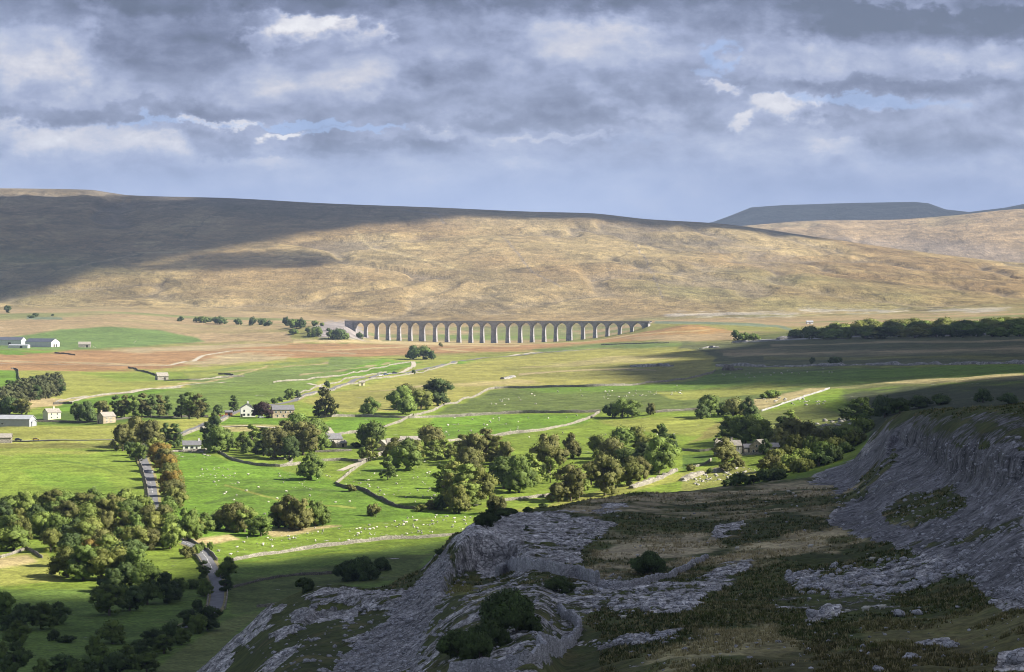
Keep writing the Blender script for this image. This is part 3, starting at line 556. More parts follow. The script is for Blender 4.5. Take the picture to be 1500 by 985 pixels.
# ------------------------------------------------------------------ the clouds overhead whose shadows lie on the land
def cloud_material():
    m = bpy.data.materials.new("cloud_vapour"); m.use_nodes = True; T = NT(m.node_tree)
    a = T.n('ShaderNodeAttribute', attribute_name='dense').outputs['Fac']
    geo = T.n('ShaderNodeNewGeometry'); nz = T.noise(geo.outputs['Position'], 1 / 120, 5, .6)
    al = T.m('MULTIPLY', a, 1.0, clamp=True)
    al = T.m('MULTIPLY', al, T.ramp(T.m('MULTIPLY_ADD', a, 1.2, nz), .35, .75))
    d = T.n('ShaderNodeBsdfDiffuse'); d.inputs[0].default_value = (.85, .86, .88, 1); t = T.n('ShaderNodeBsdfTransparent')
    mx = T.n('ShaderNodeMixShader'); T.l(al, mx.inputs[0]); T.l(t.outputs[0], mx.inputs[1]); T.l(d.outputs[0], mx.inputs[2])
    o = T.n('ShaderNodeOutputMaterial'); T.l(mx.outputs[0], o.inputs[0]); return m
CLOUDM = cloud_material()
def cloud(label, pts, alt, feather, dens=1.0, holes=(), step=None):
    """pts are ground points; the cloud hangs at alt up-sun of them"""
    W = [p + SUN * ((alt - p.z) / SUN.z) for p in pts]
    P = np.array([(w.x, w.y) for w in W]); lo, hi = P.min(0) - feather * 1.5, P.max(0) + feather * 1.5
    step = step or max(hi - lo) / 130
    gx = np.arange(lo[0], hi[0], step); gy = np.arange(lo[1], hi[1], step); X, Y = np.meshgrid(gx, gy, indexing='ij')
    nzz = fbm(X, Y, feather * 4, 4, 91)
    a = sstep(-feather, feather, poly_sdf(X, Y, P) + feather * .7 * nzz)
    for hp, df in holes:
        HP = np.array([(p + SUN * ((alt - p.z) / SUN.z)).to_2d() for p in hp]); a = a * (1 - df * sstep(-feather, feather, poly_sdf(X, Y, HP) + feather * .7 * nzz))
    a *= dens
    th = feather * (1.2 + .8 * nzz) * np.clip(a, 0, 1)
    n = a.size; V = np.concatenate([np.stack([X, Y, alt - .3 * th], -1).reshape(-1, 3), np.stack([X, Y, alt + th + .5], -1).reshape(-1, 3)])
    idx = np.arange(n).reshape(a.shape); ok = ((a[:-1, :-1] > .003) | (a[1:, :-1] > .003) | (a[1:, 1:] > .003) | (a[:-1, 1:] > .003)).ravel()
    q = np.stack([idx[:-1, :-1], idx[1:, :-1], idx[1:, 1:], idx[:-1, 1:]], -1).reshape(-1, 4)[ok]
    o = link("cloud", new_mesh("cloud", V, np.concatenate([q[:, ::-1], q + n]), CLOUDM, True, dict(dense=np.concatenate([a.ravel(), a.ravel()]))))
    return tag(o, label, "cloud", kind='structure')
def uy(u, Y): x = (u - UC) / FPX * Y; return Vector((x, Y, float(hgt(x, Y))))
S1 = [uy(*p) for p in [(-700,1130),(0,1120),(130,1075),(240,1085),(300,1135),(350,1160),(450,1190),(560,1225),(690,1290),(830,1290),(1000,1300),(1150,1340),(1215,1420),(1262,1560),(1240,1720),(1230,1830),(1300,1890),(1400,1930),(1500,1960),(1900,2000),(2200,1400),(2600,120),(750,60),(-1500,100),(-2000,900)]]
cloud("broad grey cloud over the near scar", S1, 1500, 30)
S2 = [at(*p) for p in [(985,548),(1012,531),(1080,511),(1150,501),(1250,492),(1500,480),(1900,474),(1900,541),(1560,541),(1440,548),(1330,553),(1240,556),(1060,556),(990,556)]]
cloud("thin cloud over the limestone terraces", S2, 1750, 42, 1.0)
S2b = [at(*p) for p in [(1030,564),(1100,558),(1240,557),(1330,556),(1240,563),(1130,567),(1060,568)]]
cloud("small cloud over the terraces", S2b, 1850, 26, .6)
S3 = [uy(u, Y) for u, Y in [(-300,4950),(0,5230),(100,5450),(200,5720),(330,6150),(430,6350),(520,6500),(600,6560),(700,6720),(860,6820),(1000,6830),(1200,6890),(1200,7600),(700,7600),(215,7450),(195,7150),(165,6900),(120,6840),(0,6820),(-300,6850)]]
H3 = [[uy(u, Y) for u, Y in [(195,6950),(230,6850),(330,6900),(330,7120),(230,7120)]], [uy(u, Y) for u, Y in [(-300,7230),(0,7130),(150,7060),(180,7400),(-300,7500)]]]
cloud("long grey cloud over the left hill", S3, 1900, 75, 1.0, [(H3[0], .85)])
S3b = [uy(u, Y) for u, Y in [(190,5600),(260,5680),(330,5830),(430,5960),(490,5900),(500,5760),(400,5640),(300,5560)]]
cloud("small cloud over the left spur", S3b, 1800, 75, .8)
S4 = [uy(u, Y) for u, Y in [(900,12300),(1900,12300),(1900,15500),(900,15500)]]
cloud("distant cloud over the flat mountain", S4, 2600, 250, .9)
# ------------------------------------------------------------------ roads
ROADM = simple_mat("worn_asphalt", (.155, .155, .165), .85, .25, .35); PAINTM = simple_mat("road_paint", (.75, .75, .72), .7, .2, 2)
DIRT = simple_mat("pale_track_stone", (.40, .36, .29), .95, .25, .3); VERGE = simple_mat("dry_verge", (.24, .215, .09), .95, .35, .4)
def resample(P, step):
    P = [Vector((p[0], p[1])) for p in P]
    # smooth with Catmull-Rom first
    Q = []
    for i in range(len(P) - 1):
        p0, p1, p2, p3 = P[max(i - 1, 0)], P[i], P[i + 1], P[min(i + 2, len(P) - 1)]
        n = max(2, int((p2 - p1).length / step))
        for k in range(n):
            t = k / n; Q.append(.5 * ((2 * p1) + (p2 - p0) * t + (2 * p0 - 5 * p1 + 4 * p2 - p3) * t * t + (3 * p1 - p0 - 3 * p2 + p3) * t ** 3))
    Q.append(P[-1]); return Q
def ground_line(pix, ymin=800.0): return [at(u, v, ymin).to_2d() for u, v in pix]
def normals(Q):
    N = []
    for i in range(len(Q)):
        d = (Q[min(i + 1, len(Q) - 1)] - Q[max(i - 1, 0)]).normalized(); N.append(Vector((-d.y, d.x)))
    return N
def ribbon(name, Q, w, lift, mat, off=0.0, kind=None, parent=None, dash=None):
    N = normals(Q); V = []; F = []; K = 5
    for q, n in zip(Q, N):
        zs = [float(hgt((q + n * (off + w * (k / (K - 1) - .5))).x, (q + n * (off + w * (k / (K - 1) - .5))).y)) for k in range(K)]
        zc = max(zs) * .5 + sum(zs) / K * .5
        for k in range(K):
            p = q + n * (off + w * (k / (K - 1) - .5)); V.append((p.x, p.y, max(zs[k], zc) + lift))
    for i in range(len(Q) - 1):
        if dash and (i % dash[0]) >= dash[1]: continue
        for k in range(K - 1): F.append((i * K + k, i * K + k + 1, (i + 1) * K + k + 1, (i + 1) * K + k))
    o = link(name, new_mesh(name, V, F, mat, True), parent)
    if kind: o['kind'] = kind
    return o
MAIN = ground_line([(262, 921), (286, 912), (304, 903), (315, 890), (319, 868), (316, 850), (306, 825), (292, 806), (272, 796), (258, 788), (240, 765), (226, 742), (223, 720), (219, 700), (212, 680), (207, 664), (214, 652), (240, 645), (270, 634), (300, 622), (330, 611), (352, 602), (380, 596), (410, 592), (432, 587), (460, 575), (500, 565), (545, 553), (600, 546), (640, 537), (664, 531), (700, 526), (770, 520), (830, 514)])
MQ = resample(MAIN, 3.0)
ribbon("road_verge", MQ, 7.4, .12, VERGE, kind='structure'); rd = ribbon("road", MQ, 4.7, .22, ROADM, kind='structure')
near_q = [q for q in MQ if q.y < 1750]; ribbon("centre_line", near_q, .16, .235, PAINTM, parent=rd, dash=(3, 2))
SIDE = resample(ground_line([(-60, 647), (60, 646), (150, 645), (185, 645), (208, 650)]), 3); ribbon("road", SIDE, 5.5, .2, ROADM, kind='structure')
for pix, w in [([(498, 690), (520, 681), (545, 671), (562, 665), (590, 655)], 4.0), ([(452, 562), (470, 567), (480, 571)], 4), ([(430, 612), (470, 620), (490, 640)], 3.5), ([(326, 626), (370, 625), (420, 629)], 5), ([(580, 547), (597, 541), (606, 535), (604, 530)], 4.5), ([(100, 592), (130, 582), (200, 574), (260, 566), (330, 560)], 3.5),
               ([(0, 533), (120, 535), (250, 535), (300, 521), (350, 514), (450, 514)], 5), ([(740, 523), (800, 516), (870, 512), (980, 508)], 6)]:
    ribbon("track", resample(ground_line(pix), 4), w, .15, DIRT, kind='structure')

# ------------------------------------------------------------------ dry stone walls
def stone_mat(name, col, s=1.0, warm=.5):
    m = bpy.data.materials.new(name); m.use_nodes = True; T = NT(m.node_tree)
    geo = T.n('ShaderNodeNewGeometry'); P = T.scalev(geo.outputs['Position'], (1, 1, 1.8))
    v = T.n('ShaderNodeTexVoronoi'); v.inputs['Scale'].default_value = 1 / (.55 * s); T.l(P, v.inputs['Vector'])
    e = T.n('ShaderNodeTexVoronoi', feature='DISTANCE_TO_EDGE'); e.inputs['Scale'].default_value = 1 / (.55 * s); T.l(P, e.inputs['Vector'])
    sp = T.n('ShaderNodeSeparateColor'); T.l(v.outputs['Color'], sp.inputs[0])
    k = T.m('MULTIPLY', T.m('MULTIPLY_ADD', sp.outputs[0], .6, .7), T.ramp(e.outputs['Distance'], 0, .08, .35, 1.0))
    k = T.m('MULTIPLY', k, T.ramp(T.noise(geo.outputs['Position'], 1 / 7, 5, .65), .3, .7, .75, 1.2))
    c = T.mix(T.m('MULTIPLY', T.ramp(T.noise(geo.outputs['Position'], 1 / 2.5, 5, .7), .5, .75), warm), col, (.21, .20, .12))
    b = T.n('ShaderNodeBsdfPrincipled'); b.inputs['Roughness'].default_value = .95; b.inputs['Specular IOR Level'].default_value = .1
    T.l(T.mix(1.0, c, T.vec(k, k, k), 'MULTIPLY'), b.inputs['Base Color'])
    bp = T.n('ShaderNodeBump'); bp.inputs['Distance'].default_value = .12; bp.inputs['Strength'].default_value = .7; T.l(k, bp.inputs['Height']); T.l(bp.outputs[0], b.inputs['Normal'])
    o = T.n('ShaderNodeOutputMaterial'); T.l(b.outputs[0], o.inputs[0]); return m
WALLM = stone_mat("dry_stone", (.285, .265, .225), 1.2); WALLD = stone_mat("dark_mossy_stone", (.15, .14, .12), 1.2); WALLN = stone_mat("grey_limestone_walling", (.36, .355, .365), 1.0, .35)
SCARM = stone_mat("weathered_scar_rock", (.30, .29, .285), 4.0, .4)
def wall(label, pix, h=1.5, w=.6, mat=None, step=2.5, jit=.16, ymin=800.0, name="dry_stone_wall", cat="stone wall", group="dry stone walls between the fields", world=None, gaps=0.0):
    if ymin >= 800 and name == 'dry_stone_wall': h *= .8
    Q = resample(world or ground_line(pix, ymin), step); N = normals(Q); V = []; F = []; r = random.Random(len(label) * 7 + len(Q))
    hh = h
    for i, (q, n) in enumerate(zip(Q, N)):
        hh += (h - hh) * .3 + r.uniform(-jit, jit) * h
        if gaps and r.random() < gaps: hh *= .25
        q = q + n * r.uniform(-.12, .12) * w
        zl = float(hgt((q - n * w * .5).x, (q - n * w * .5).y)); zr = float(hgt((q + n * w * .5).x, (q + n * w * .5).y)); zt = max(zl, zr) * .6 + (zl + zr) * .2 + hh
        for off, z in ((-.5, zl - .7), (-.42, zl + .62 * hh), (-.24, zt), (.24, zt + r.uniform(-.1, .1)), (.42, zr + .62 * hh), (.5, zr - .7)):
            p = q + n * off * w; V.append((p.x, p.y, z))
    for i in range(len(Q) - 1):
        for k in range(5): F.append((i * 6 + k, i * 6 + k + 1, i * 6 + k + 7, i * 6 + k + 6))
    b = (len(Q) - 1) * 6; F += [(5, 4, 3, 2, 1, 0), tuple(b + k for k in range(6))]
    return tag(link(name, new_mesh(name, V, F, mat or WALLM)), label, cat, group)
for lab, pix, kw in [
 ("long straight grey wall below the olive pasture, ending at the dark thicket", [(470,612),(520,611),(560,612),(600,613),(630,612),(700,609),(760,606),(830,605),(880,604)], dict(h=2.1)),
 ("pale wall climbing from the four-tree clump to the olive pasture's lower corner", [(606,610),(640,600),(680,585),(712,573),(724,570)], dict(h=1.8)),
 ("pale wall along the bottom of the olive pasture, rising right to the dark terrace", [(724,570),(760,569),(860,567),(940,563),(1000,557),(1030,550),(1048,543)], dict(h=1.8)),
 ("pale wall slanting down from the thicket's wall end to the middle clump", [(878,605),(862,614),(830,624),(790,632),(745,637),(700,642),(655,648)], dict(h=2.0)),
 ("short pale wall slanting across the bright pasture under the four-tree clump", [(604,609),(590,617),(570,624),(545,630),(535,634)], dict(h=1.9)),
 ("pale wall curving from the stone house by the wood towards a round tree", [(488,641),(500,637),(520,635),(535,634)], dict(h=1.9)),
 ("pale wall running down to the wiggling dark wall in the sheep pasture", [(562,664),(545,672),(525,684),(508,697),(492,710)], dict(h=1.9)),
 ("dark wiggling wall across the stony sheep pasture", [(492,711),(510,716),(528,718),(545,726),(565,736),(585,744),(608,747)], dict(h=2.0, mat=WALLD)),
 ("low wall between the sheep pasture and the olive-leaved clump, right of the dark wall", [(608,747),(640,744),(660,741),(700,741)], dict(h=1.3)),
 ("long pale wall along the foot of the sheep pasture beside the shaded field", [(341,822),(380,815),(430,808),(480,801),(530,795),(580,790),(640,787),(690,783)], dict(h=1.7, ymin=1130)),
 ("pale wall running right of the olive-leaved clump to the russet wood", [(735,735),(770,731),(810,726),(850,722)], dict(h=1.6)),
 ("roadside wall on the left of the tree-lined road", [(205,679),(212,700),(216,718),(218,742)], dict(h=1.6)),
 ("wall round the bend of the lower road, on its right", [(276,792),(292,800),(305,808),(318,822)], dict(h=1.6)),
 ("wall on the left of the lower road's bend", [(282,812),(292,822),(298,832)], dict(h=1.6)),
 ("wall on the right of the shaded lower road", [(329,893),(333,870),(330,852)], dict(h=1.5)),
 ("wall on the left of the shaded lower road", [(302,895),(305,872),(302,850)], dict(h=1.5)),
 ("wall in front of the stony bank from the wood to the round green tree", [(322,664),(335,672),(355,678),(385,683),(410,684),(440,681)], dict(h=1.9)),
 ("crooked wall bits between the big dark wood and the stony bank", [(395,673),(415,673),(422,671),(428,676),(420,682)], dict(h=1.6)),
 ("low pale wall beside the dark-roofed cottage", [(240,664),(270,662),(300,661),(310,658)], dict(h=1.5)),
 ("wall from the big dark wood to the pale farm roofs", [(470,676),(500,675),(525,676),(545,672)], dict(h=1.5)),
 ("pale wall under the stone house by the wood", [(462,663),(490,662),(515,661)], dict(h=1.4)),
 ("pale roadside wall left of the white farmhouse lane", [(266,640),(285,632),(300,628),(318,622),(334,613)], dict(h=1.7)),
 ("wall behind the cream house running right to the tall tree row", [(54,618),(100,619),(150,619),(170,616),(210,612),(260,612),(305,611)], dict(h=1.4, mat=WALLD)),
 ("roadside wall below the upper road, right of the long stone house", [(437,586),(462,577),(500,567),(545,556),(600,549),(640,540),(670,532)], dict(h=1.5)),
 ("roadside wall above the upper road, running up past the parked cars", [(432,580),(460,569),(500,559),(545,549),(566,546)], dict(h=1.4)),
 ("pale wall winding up beyond the far pastures to the round crown tree", [(400,561),(450,557),(500,551),(540,543),(570,536),(600,531)], dict(h=1.4)),
 ("pale wall beside the green hayfield's upper edge", [(80,592),(110,584),(200,573),(265,568)], dict(h=1.3)),
 ("pale wall crossing under the small field barn towards the moor", [(240,558),(290,557),(320,554),(358,552)], dict(h=1.4)),
 ("dark wall stub right of the small field barn", [(320,549),(332,549),(342,551)], dict(h=1.9, mat=WALLD)),
 ("dark wiggling wall running up left from the small field barn", [(188,539),(200,542),(215,546),(228,551)], dict(h=1.9, mat=WALLD)),
 ("short dark wall above the conifer plantation", [(16,541),(25,543),(27,551),(30,558)], dict(h=1.9, mat=WALLD)),
 ("dark wall in the green fields below the far sheds", [(80,518),(95,519),(110,521)], dict(h=1.8, mat=WALLD)),
 ("short dark wall with a roofed pen above the cream house", [(78,593),(92,592),(106,592)], dict(h=2.0, mat=WALLD)),
 ("wall climbing from the right farm past the rocky thorn bush to the lit strip", [(1115,603),(1140,595),(1160,588),(1190,578),(1215,570)], dict(h=1.3, mat=WALLN)),
 ("broken wall along the pasture above the right farm", [(960,605),(1000,602),(1030,601)], dict(h=1.7)),
 ("wall beneath the right farmhouse garden", [(1085,668),(1110,666),(1130,667)], dict(h=1.6)),
 ("low wall from the right farmhouse across to the green hollow", [(1000,660),(1025,662),(1045,659)], dict(h=1.5)),
 ("bright broken wall running down from the right farm's russet tree", [(1042,675),(1030,682),(1010,686)], dict(h=1.6)),
 ("wall in the shaded field under the pale boundary wall", [(338,862),(400,848),(470,842),(560,834)], dict(h=1.3, mat=WALLD)),
 ("pale wall running into the nose of the scar", [(376,890),(400,888),(430,880),(446,872)], dict(h=1.4, ymin=870)),
 ("wall by the river bank in front of the roadside wood", [(0,818),(20,812),(40,806),(62,818)], dict(h=1.5)),
 ("stone field edge right of the brown hummock below the viaduct", [(880,506),(930,504),(980,503)], dict(h=1.2)),
]: wall(lab, pix, **kw)
# the walls on the near scar
wn = dict(mat=WALLN, step=.7, w=1.0, ymin=300, jit=.10, group="dry stone walls on the near scar")
wall("weathered grey wall curving over the scar towards the dark thorn bush", [(728,846),(745,838),(770,836),(810,840),(850,846),(876,858)], h=2.4, **wn)
wall("grey wall running right from the thorn bush up the turf bank", [(876,860),(920,860),(955,852),(990,842),(1020,826),(1036,820)], h=1.3, **wn)
wall("hooked grey wall winding down through the limestone beside the big dark bush", [(820,897),(838,908),(848,925),(838,945),(812,955),(790,948),(800,965),(770,973),(700,983),(660,990)], h=1.7, **wn)
# limestone scars: long low cliffs on the terraces
sc = dict(name="limestone_scar", cat="rock outcrop", group="limestone scars on the terraces", mat=SCARM, jit=.35, step=5, gaps=.1)
wall("low pale limestone scar under the far woodland", [(1140,498),(1180,495),(1250,494),(1330,494),(1420,492),(1540,490)], h=2.6, w=6, **sc)
wall("long grey limestone scar edging the shaded terrace", [(1050,537),(1100,537),(1200,536),(1320,535),(1540,534)], h=2.0, w=5, **sc)
wall("broken limestone scar in the middle of the olive pasture's top", [(925,538),(945,538),(965,537),(985,537)], h=2.4, w=4, **sc)
wall("dark rock face at the left end of the shaded terrace", [(1062,543),(1068,542),(1073,543),(1079,542),(1086,542)], h=3.6, w=5, **{**sc, 'gaps': .25, 'step': 3, 'mat': WALLD})
wall("small rocky knob on the left of the olive pasture", [(736,556),(742,555),(752,553)], h=1.6, w=4, **{**sc, 'step': 3})
wall("grey rocks on the bank right of the brown hummock", [(1026,511),(1040,509),(1052,510)], h=2.0, w=5, **sc)
wall("pale limestone edge near the far woodland's left end", [(1075,502),(1110,500),(1150,499)], h=1.2, w=6, **sc)
wall("white broken rock rib below the russet wood", [(925,716),(945,710),(962,704),(975,697),(990,690)], h=2.0, w=3.0, **{**sc, 'step': 2.2, 'mat': WALLM})
wall("broken rocks on the bank below the right farm", [(1000,705),(1020,697),(1040,692),(1060,690)], h=2.0, w=4, **{**sc, 'step': 2.2, 'gaps': .3, 'mat': WALLM})

# ------------------------------------------------------------------ the railway viaduct
def viaduct():
    stone = stone_mat("dressed_viaduct_stone", (.37, .35, .36), 1.6, .1); dark = simple_mat("viaduct_coping", (.30, .285, .29), .9, .2, .3)
    th = R(25); c, s = math.cos(th), math.sin(th); y0 = 4080.0; x0 = (515 - UC) / FPX * y0
    def tt(u): k = (u - UC) / FPX; return (k * y0 - x0) / (c + k * s)
    us = [520.5, 536, 552, 568.5, 584.5, 601, 618.5, 637.5, 655, 672.3, 689.7, 706.3, 724, 744, 762, 779.5, 797, 814.3, 834, 854, 871.8, 889.8, 907.8, 925.6, 943.5]
    T = [tt(u) for u in us]; king = {6, 12, 18}
    root = empty("railway_viaduct", (x0, y0, -45), "long grey stone railway viaduct of two dozen arches across the moor", "viaduct", rz=-th)
    ZT_, SPR, W = 27.0, 17.2, 3.9                   # local heights above z = -45: parapet top, springing; half width of the deck
    half = [1.0 if i not in king else 2.3 for i in range(25)]
    def gz(t): x, y = x0 + t * c, y0 - t * s; return float(hgt(x, y)) + 45
    for i in range(1, 24):
        mb = MB(); g = min(gz(T[i]) - 3, SPR - 3); fl = (SPR - g) * .035; a = half[i]
        for (h0, h1, e0, e1) in ((g, SPR - .35, fl, 0.0),):
            mb.add([(T[i] - a - e0, -W - e0, h0), (T[i] + a + e0, -W - e0, h0), (T[i] + a + e0, W + e0, h0), (T[i] - a - e0, W + e0, h0), (T[i] - a, -W, h1), (T[i] + a, -W, h1), (T[i] + a, W, h1), (T[i] - a, W, h1)],
                   [(0, 3, 2, 1), (4, 5, 6, 7), (0, 1, 5, 4), (1, 2, 6, 5), (2, 3, 7, 6), (3, 0, 4, 7)])
        mb.box(T[i] - a - .3, T[i] + a + .3, -W - .3, W + .3, SPR - .35, SPR)          # impost course
        p = mb.build("pier", stone, root)
        if i in king: p['label'] = "thicker king pier"
    top = ZT_ - 1.6
    for i in range(24):
        a, b = T[i] + half[i], T[i + 1] - half[i + 1]; m = (a + b) / 2; r = (b - a) / 2; hgt_ = min(r * 1.0, top - SPR - .9)
        n = 14; pts = [(m - r * math.cos(math.pi * k / n), SPR + hgt_ * math.sin(math.pi * k / n)) for k in range(n + 1)]
        L, Rr = T[i] if i else T[i] - 2, T[i + 1] if i < 23 else T[i + 1] + 6
        V = []; F = []
        for y in (-W + .1, W - .1):
            V += [(x, y, z) for x, z in pts] + [(x, y, top) for x, z in pts] + [(L, y, SPR), (L, y, top), (Rr, y, SPR), (Rr, y, top)]
        q = 2 * (n + 1) + 4
        for k in range(n):
            F += [(k, k + 1, k + 1 + n + 1, k + n + 1), (q + k, q + k + n + 1, q + k + n + 2, q + k + 1), (k, q + k, q + k + 1, k + 1)]
        e = 2 * (n + 1)
        F += [(e, 0, n + 1, e + 1), (n, e + 2, e + 3, 2 * n + 1), (q + e, q + e + 1, q + n + 1, q), (q + n, q + 2 * n + 1, q + e + 3, q + e + 2)]
        link("arch", new_mesh("arch", V, F, stone), root)
    mb = MB(); mb.box(T[0] - 14, T[24] + 9, -W - .35, W + .35, top + .003, top + .5); mb.build("deck", dark, root)
    for sy in (-1, 1):
        mb = MB(); mb.box(T[0] - 14, T[24] + 9, sy * W - .3, sy * W + .3, top + .5, ZT_ - .2); mb.box(T[0] - 14.1, T[24] + 9.1, sy * W - .42, sy * W + .42, ZT_ - .2, ZT_)
        mb.build("parapet", dark if sy < 0 else stone, root)
    for t0, t1 in ((T[0] - 16, T[0] - .02), (T[24] + .02, T[24] + 9)):
        mb = MB(); mb.box(t0 + 2, t1 if t0 < 0 else t1 - 2, -W + .1, W - .1, min(gz(t0), gz(t1)) - 6, top); mb.build("abutment", stone, root)
viaduct()

# ------------------------------------------------------------------ farms and cottages
WHITE = simple_mat("white_render", (.78, .77, .74), .8, .08, .8); CREAM = simple_mat("cream_render", (.72, .67, .46), .85, .08, .8)
BEIGE = stone_mat("sandstone_blocks", (.50, .41, .29), 1.2, .2); GREYS = stone_mat("rubble_house_stone", (.38, .35, .31), 1.2, .3)
SLATE = simple_mat("grey_slate", (.16, .16, .175), .75, .25, 1.5); STONEROOF = simple_mat("stone_flag_roof", (.30, .275, .24), .9, .3, 1.2)
SHEETB = simple_mat("blue_grey_sheet_roof", (.085, .095, .125), .5, .15, .3); SHEETG = simple_mat("pale_sheet_metal", (.33, .345, .38), .55, .12, .3, spec=.4)
CLAD = simple_mat("white_cladding", (.62, .61, .59), .7, .1, .4); GLASS = simple_mat("window_glass", (.03, .035, .045), .12, .1, 1, spec=.6); FRAME = simple_mat("window_frame_paint", (.7, .7, .68), .6, .05, 2)
DARKDOOR = simple_mat("dark_door", (.04, .035, .03), .7, .2, 2); POT = simple_mat("chimney_pot_clay", (.35, .16, .09), .8, .2, 2)
def house(name, label, cat, u, v, L, D, E, Rg, rz=0, wallm=None, roofm=None, chim=(), wins=(), doors=(), group=None, ymin=800.0, over=.35, parts=None):
    """L along local x (ridge), D along local y; front is local -y. wins: (face, along, z, w, h)"""
    p = at(u, v, ymin); rzr = R(rz); ca, sa = math.cos(rzr), math.sin(rzr)
    zs = [float(hgt(p.x + ca * a * L / 2 - sa * b * D / 2, p.y + sa * a * L / 2 + ca * b * D / 2)) for a in (-1, 1) for b in (-1, 1)]
    root = empty(name, (p.x, p.y, min(zs) * .5 + p.z * .5), label, cat, group, rzr)
    mb = MB(); l, d = L / 2, D / 2
    prof = [(-d, -2.5), (d, -2.5), (d, E), (0, Rg), (-d, E)]
    n = 5; mb.add([(-l, y, z) for y, z in prof] + [(l, y, z) for y, z in prof], [tuple(range(n))[::-1], tuple(range(n, 2 * n))] + [(i, (i + 1) % n, (i + 1) % n + n, i + n) for i in range(n)])
    mb.build("wall", wallm or GREYS, root)
    sl = (Rg - E) / d; t = .28; rb = MB()
    for sy in (-1, 1):
        yo, zo = sy * (d + over), E - sl * over
        prof = [(yo, zo + .03), (0, Rg + .03), (0, Rg + t), (yo, zo + t)]
        rb.add([(-l - over, y, z) for y, z in prof] + [(l + over, y, z) for y, z in prof], [(0, 1, 2, 3), (7, 6, 5, 4), (0, 4, 5, 1), (1, 5, 6, 2), (2, 6, 7, 3), (3, 7, 4, 0)])
    roof = rb.build("roof", roofm or SLATE, root)
    for cx in chim:
        cb = MB(); x = cx * (l - .6); cb.box(x - .5, x + .5, -.4, .4, Rg - .5, Rg + 1.25); cb.box(x - .6, x + .6, -.5, .5, Rg + 1.25, Rg + 1.4)
        co = cb.build("chimney", wallm or GREYS, roof)
    def place(face, a, z, w, h, dep, mb):
        if face == 'f': mb.box(a - w / 2, a + w / 2, -d - dep, -d + .05, z, z + h)
        elif face == 'b': mb.box(a - w / 2, a + w / 2, d - .05, d + dep, z, z + h)
        elif face == 'r': mb.box(l - .05, l + dep, a - w / 2, a + w / 2, z, z + h)
        else: mb.box(-l - dep, -l + .05, a - w / 2, a + w / 2, z, z + h)
    for f, a, z, w, h in wins:
        mb = MB(); place(f, a, z - .12, w + .3, h + .24, .04, mb); fr = mb.build("window", FRAME, root)
        mb = MB(); place(f, a, z, w, h, .07, mb); mb.build("pane", GLASS, fr)
    for f, a, z, w, h in doors:
        mb = MB(); place(f, a, z, w, h, .06, mb); mb.build("door", DARKDOOR, root)
    return root
def ws(face, xs, zs, w=1.0, h=1.3): return [(face, x, z, w, h) for z in zs for x in xs]
house("farmhouse", "white two-storey farmhouse with its gable to the valley, beside the purple-leaved tree", "house", 363, 611, 9, 9.2, 5.6, 8.4, 97, WHITE, SLATE, (-1, 1), ws('l', (-2.6, 2.4), (3.4,), .9, 1.2) + ws('l', (-2.9, -.3, 2.4), (.9,), 1.3, 1.3) + ws('f', (-2, 2), (.9, 3.3)), [('l', 3.9, 0, 1.0, 2.0)])
house("stone_house", "long beige stone house with a grey slate roof, right of the purple-leaved tree", "house", 414, 612, 13.5, 7, 5.2, 7.8, 12, BEIGE, SLATE, (), ws('f', (-4.6, -1.6, 1.4, 4.4), (3.2,), .9, 1.0) + ws('f', (-3.6, .2), (.8,), .9, 1.1), [('f', 3.6, 0, 1.1, 2.0)])
house("cream_house", "small cream house with a chimney, left of the row of tall trees", "house", 76, 614, 9, 7, 4.4, 6.6, 35, CREAM, STONEROOF, (.3,), ws('r', (0,), (2.8,), .8, 1.0) + ws('f', (-2, 2), (.8, 2.9), .8, .9))
house("barn_cottage", "beige stone cottage with its gable facing out, at the end of the tall trees", "house", 156, 620, 9, 6.5, 4.4, 6.8, 42, BEIGE, STONEROOF, (-1,), ws('f', (-2, 1), (.9, 2.8), .8, .9) + ws('l', (0,), (1.0,), .8, .9), [('l', 1.8, 0, 1.0, 2)])
house("cottage", "low dark-roofed cottage with white walls behind the roadside trees", "cottage", 281, 659, 10, 6, 2.8, 5.0, 8, WHITE, SLATE, (.9,), ws('f', (-3, 0), (.9,), 1.6, 1.2), [('f', 2.6, 0, 1.0, 2.0)])
house("stone_house", "grey stone house half hidden at the right edge of the big dark wood", "house", 487, 654, 9, 7, 4.6, 7.2, 30, GREYS, SLATE, (-1,), ws('f', (-2.5, 1.5), (.9, 3.0), .8, 1.1), [('f', 0, 0, 1, 2)])
house("outbuilding", "low stone outbuilding beside the half-hidden grey house", "barn", 497, 655, 7, 5, 2.4, 3.9, 30, BEIGE, STONEROOF, (), (), [('f', 1.0, 0, 1.4, 1.9)])
house("stone_barn", "pale roofed stone barn behind a small green tree in the middle farm", "barn", 566, 659, 9, 6.5, 3.4, 5.6, 52, BEIGE, STONEROOF, (), (), [('r', 0, 0, 1.8, 2.2)])
house("stone_barn", "long pale roofed barn behind the brown tree in the middle farm", "barn", 584, 658, 13, 7, 3.6, 6.0, 8, BEIGE, STONEROOF, (), (), [('f', 2, 0, 2.2, 2.6)])
house("stone_barn", "low pale roofed shed at the upper end of the middle farm", "barn", 601, 651, 11, 6, 2.8, 4.6, 6, BEIGE, STONEROOF, (), (), [('f', -2, 0, 1.8, 2.0)])
house("farmhouse", "grey stone farmhouse with a chimney behind a russet tree, on the right", "house", 1066, 666, 13, 7.5, 5.2, 7.8, 10, GREYS, STONEROOF, (.35, -1), ws('f', (-4.5, -1.5, 2, 4.8), (.9, 3.2), .9, 1.2) + ws('r', (0,), (1.2,), .8, 1.1), [('f', 0, 0, 1, 2.1)])
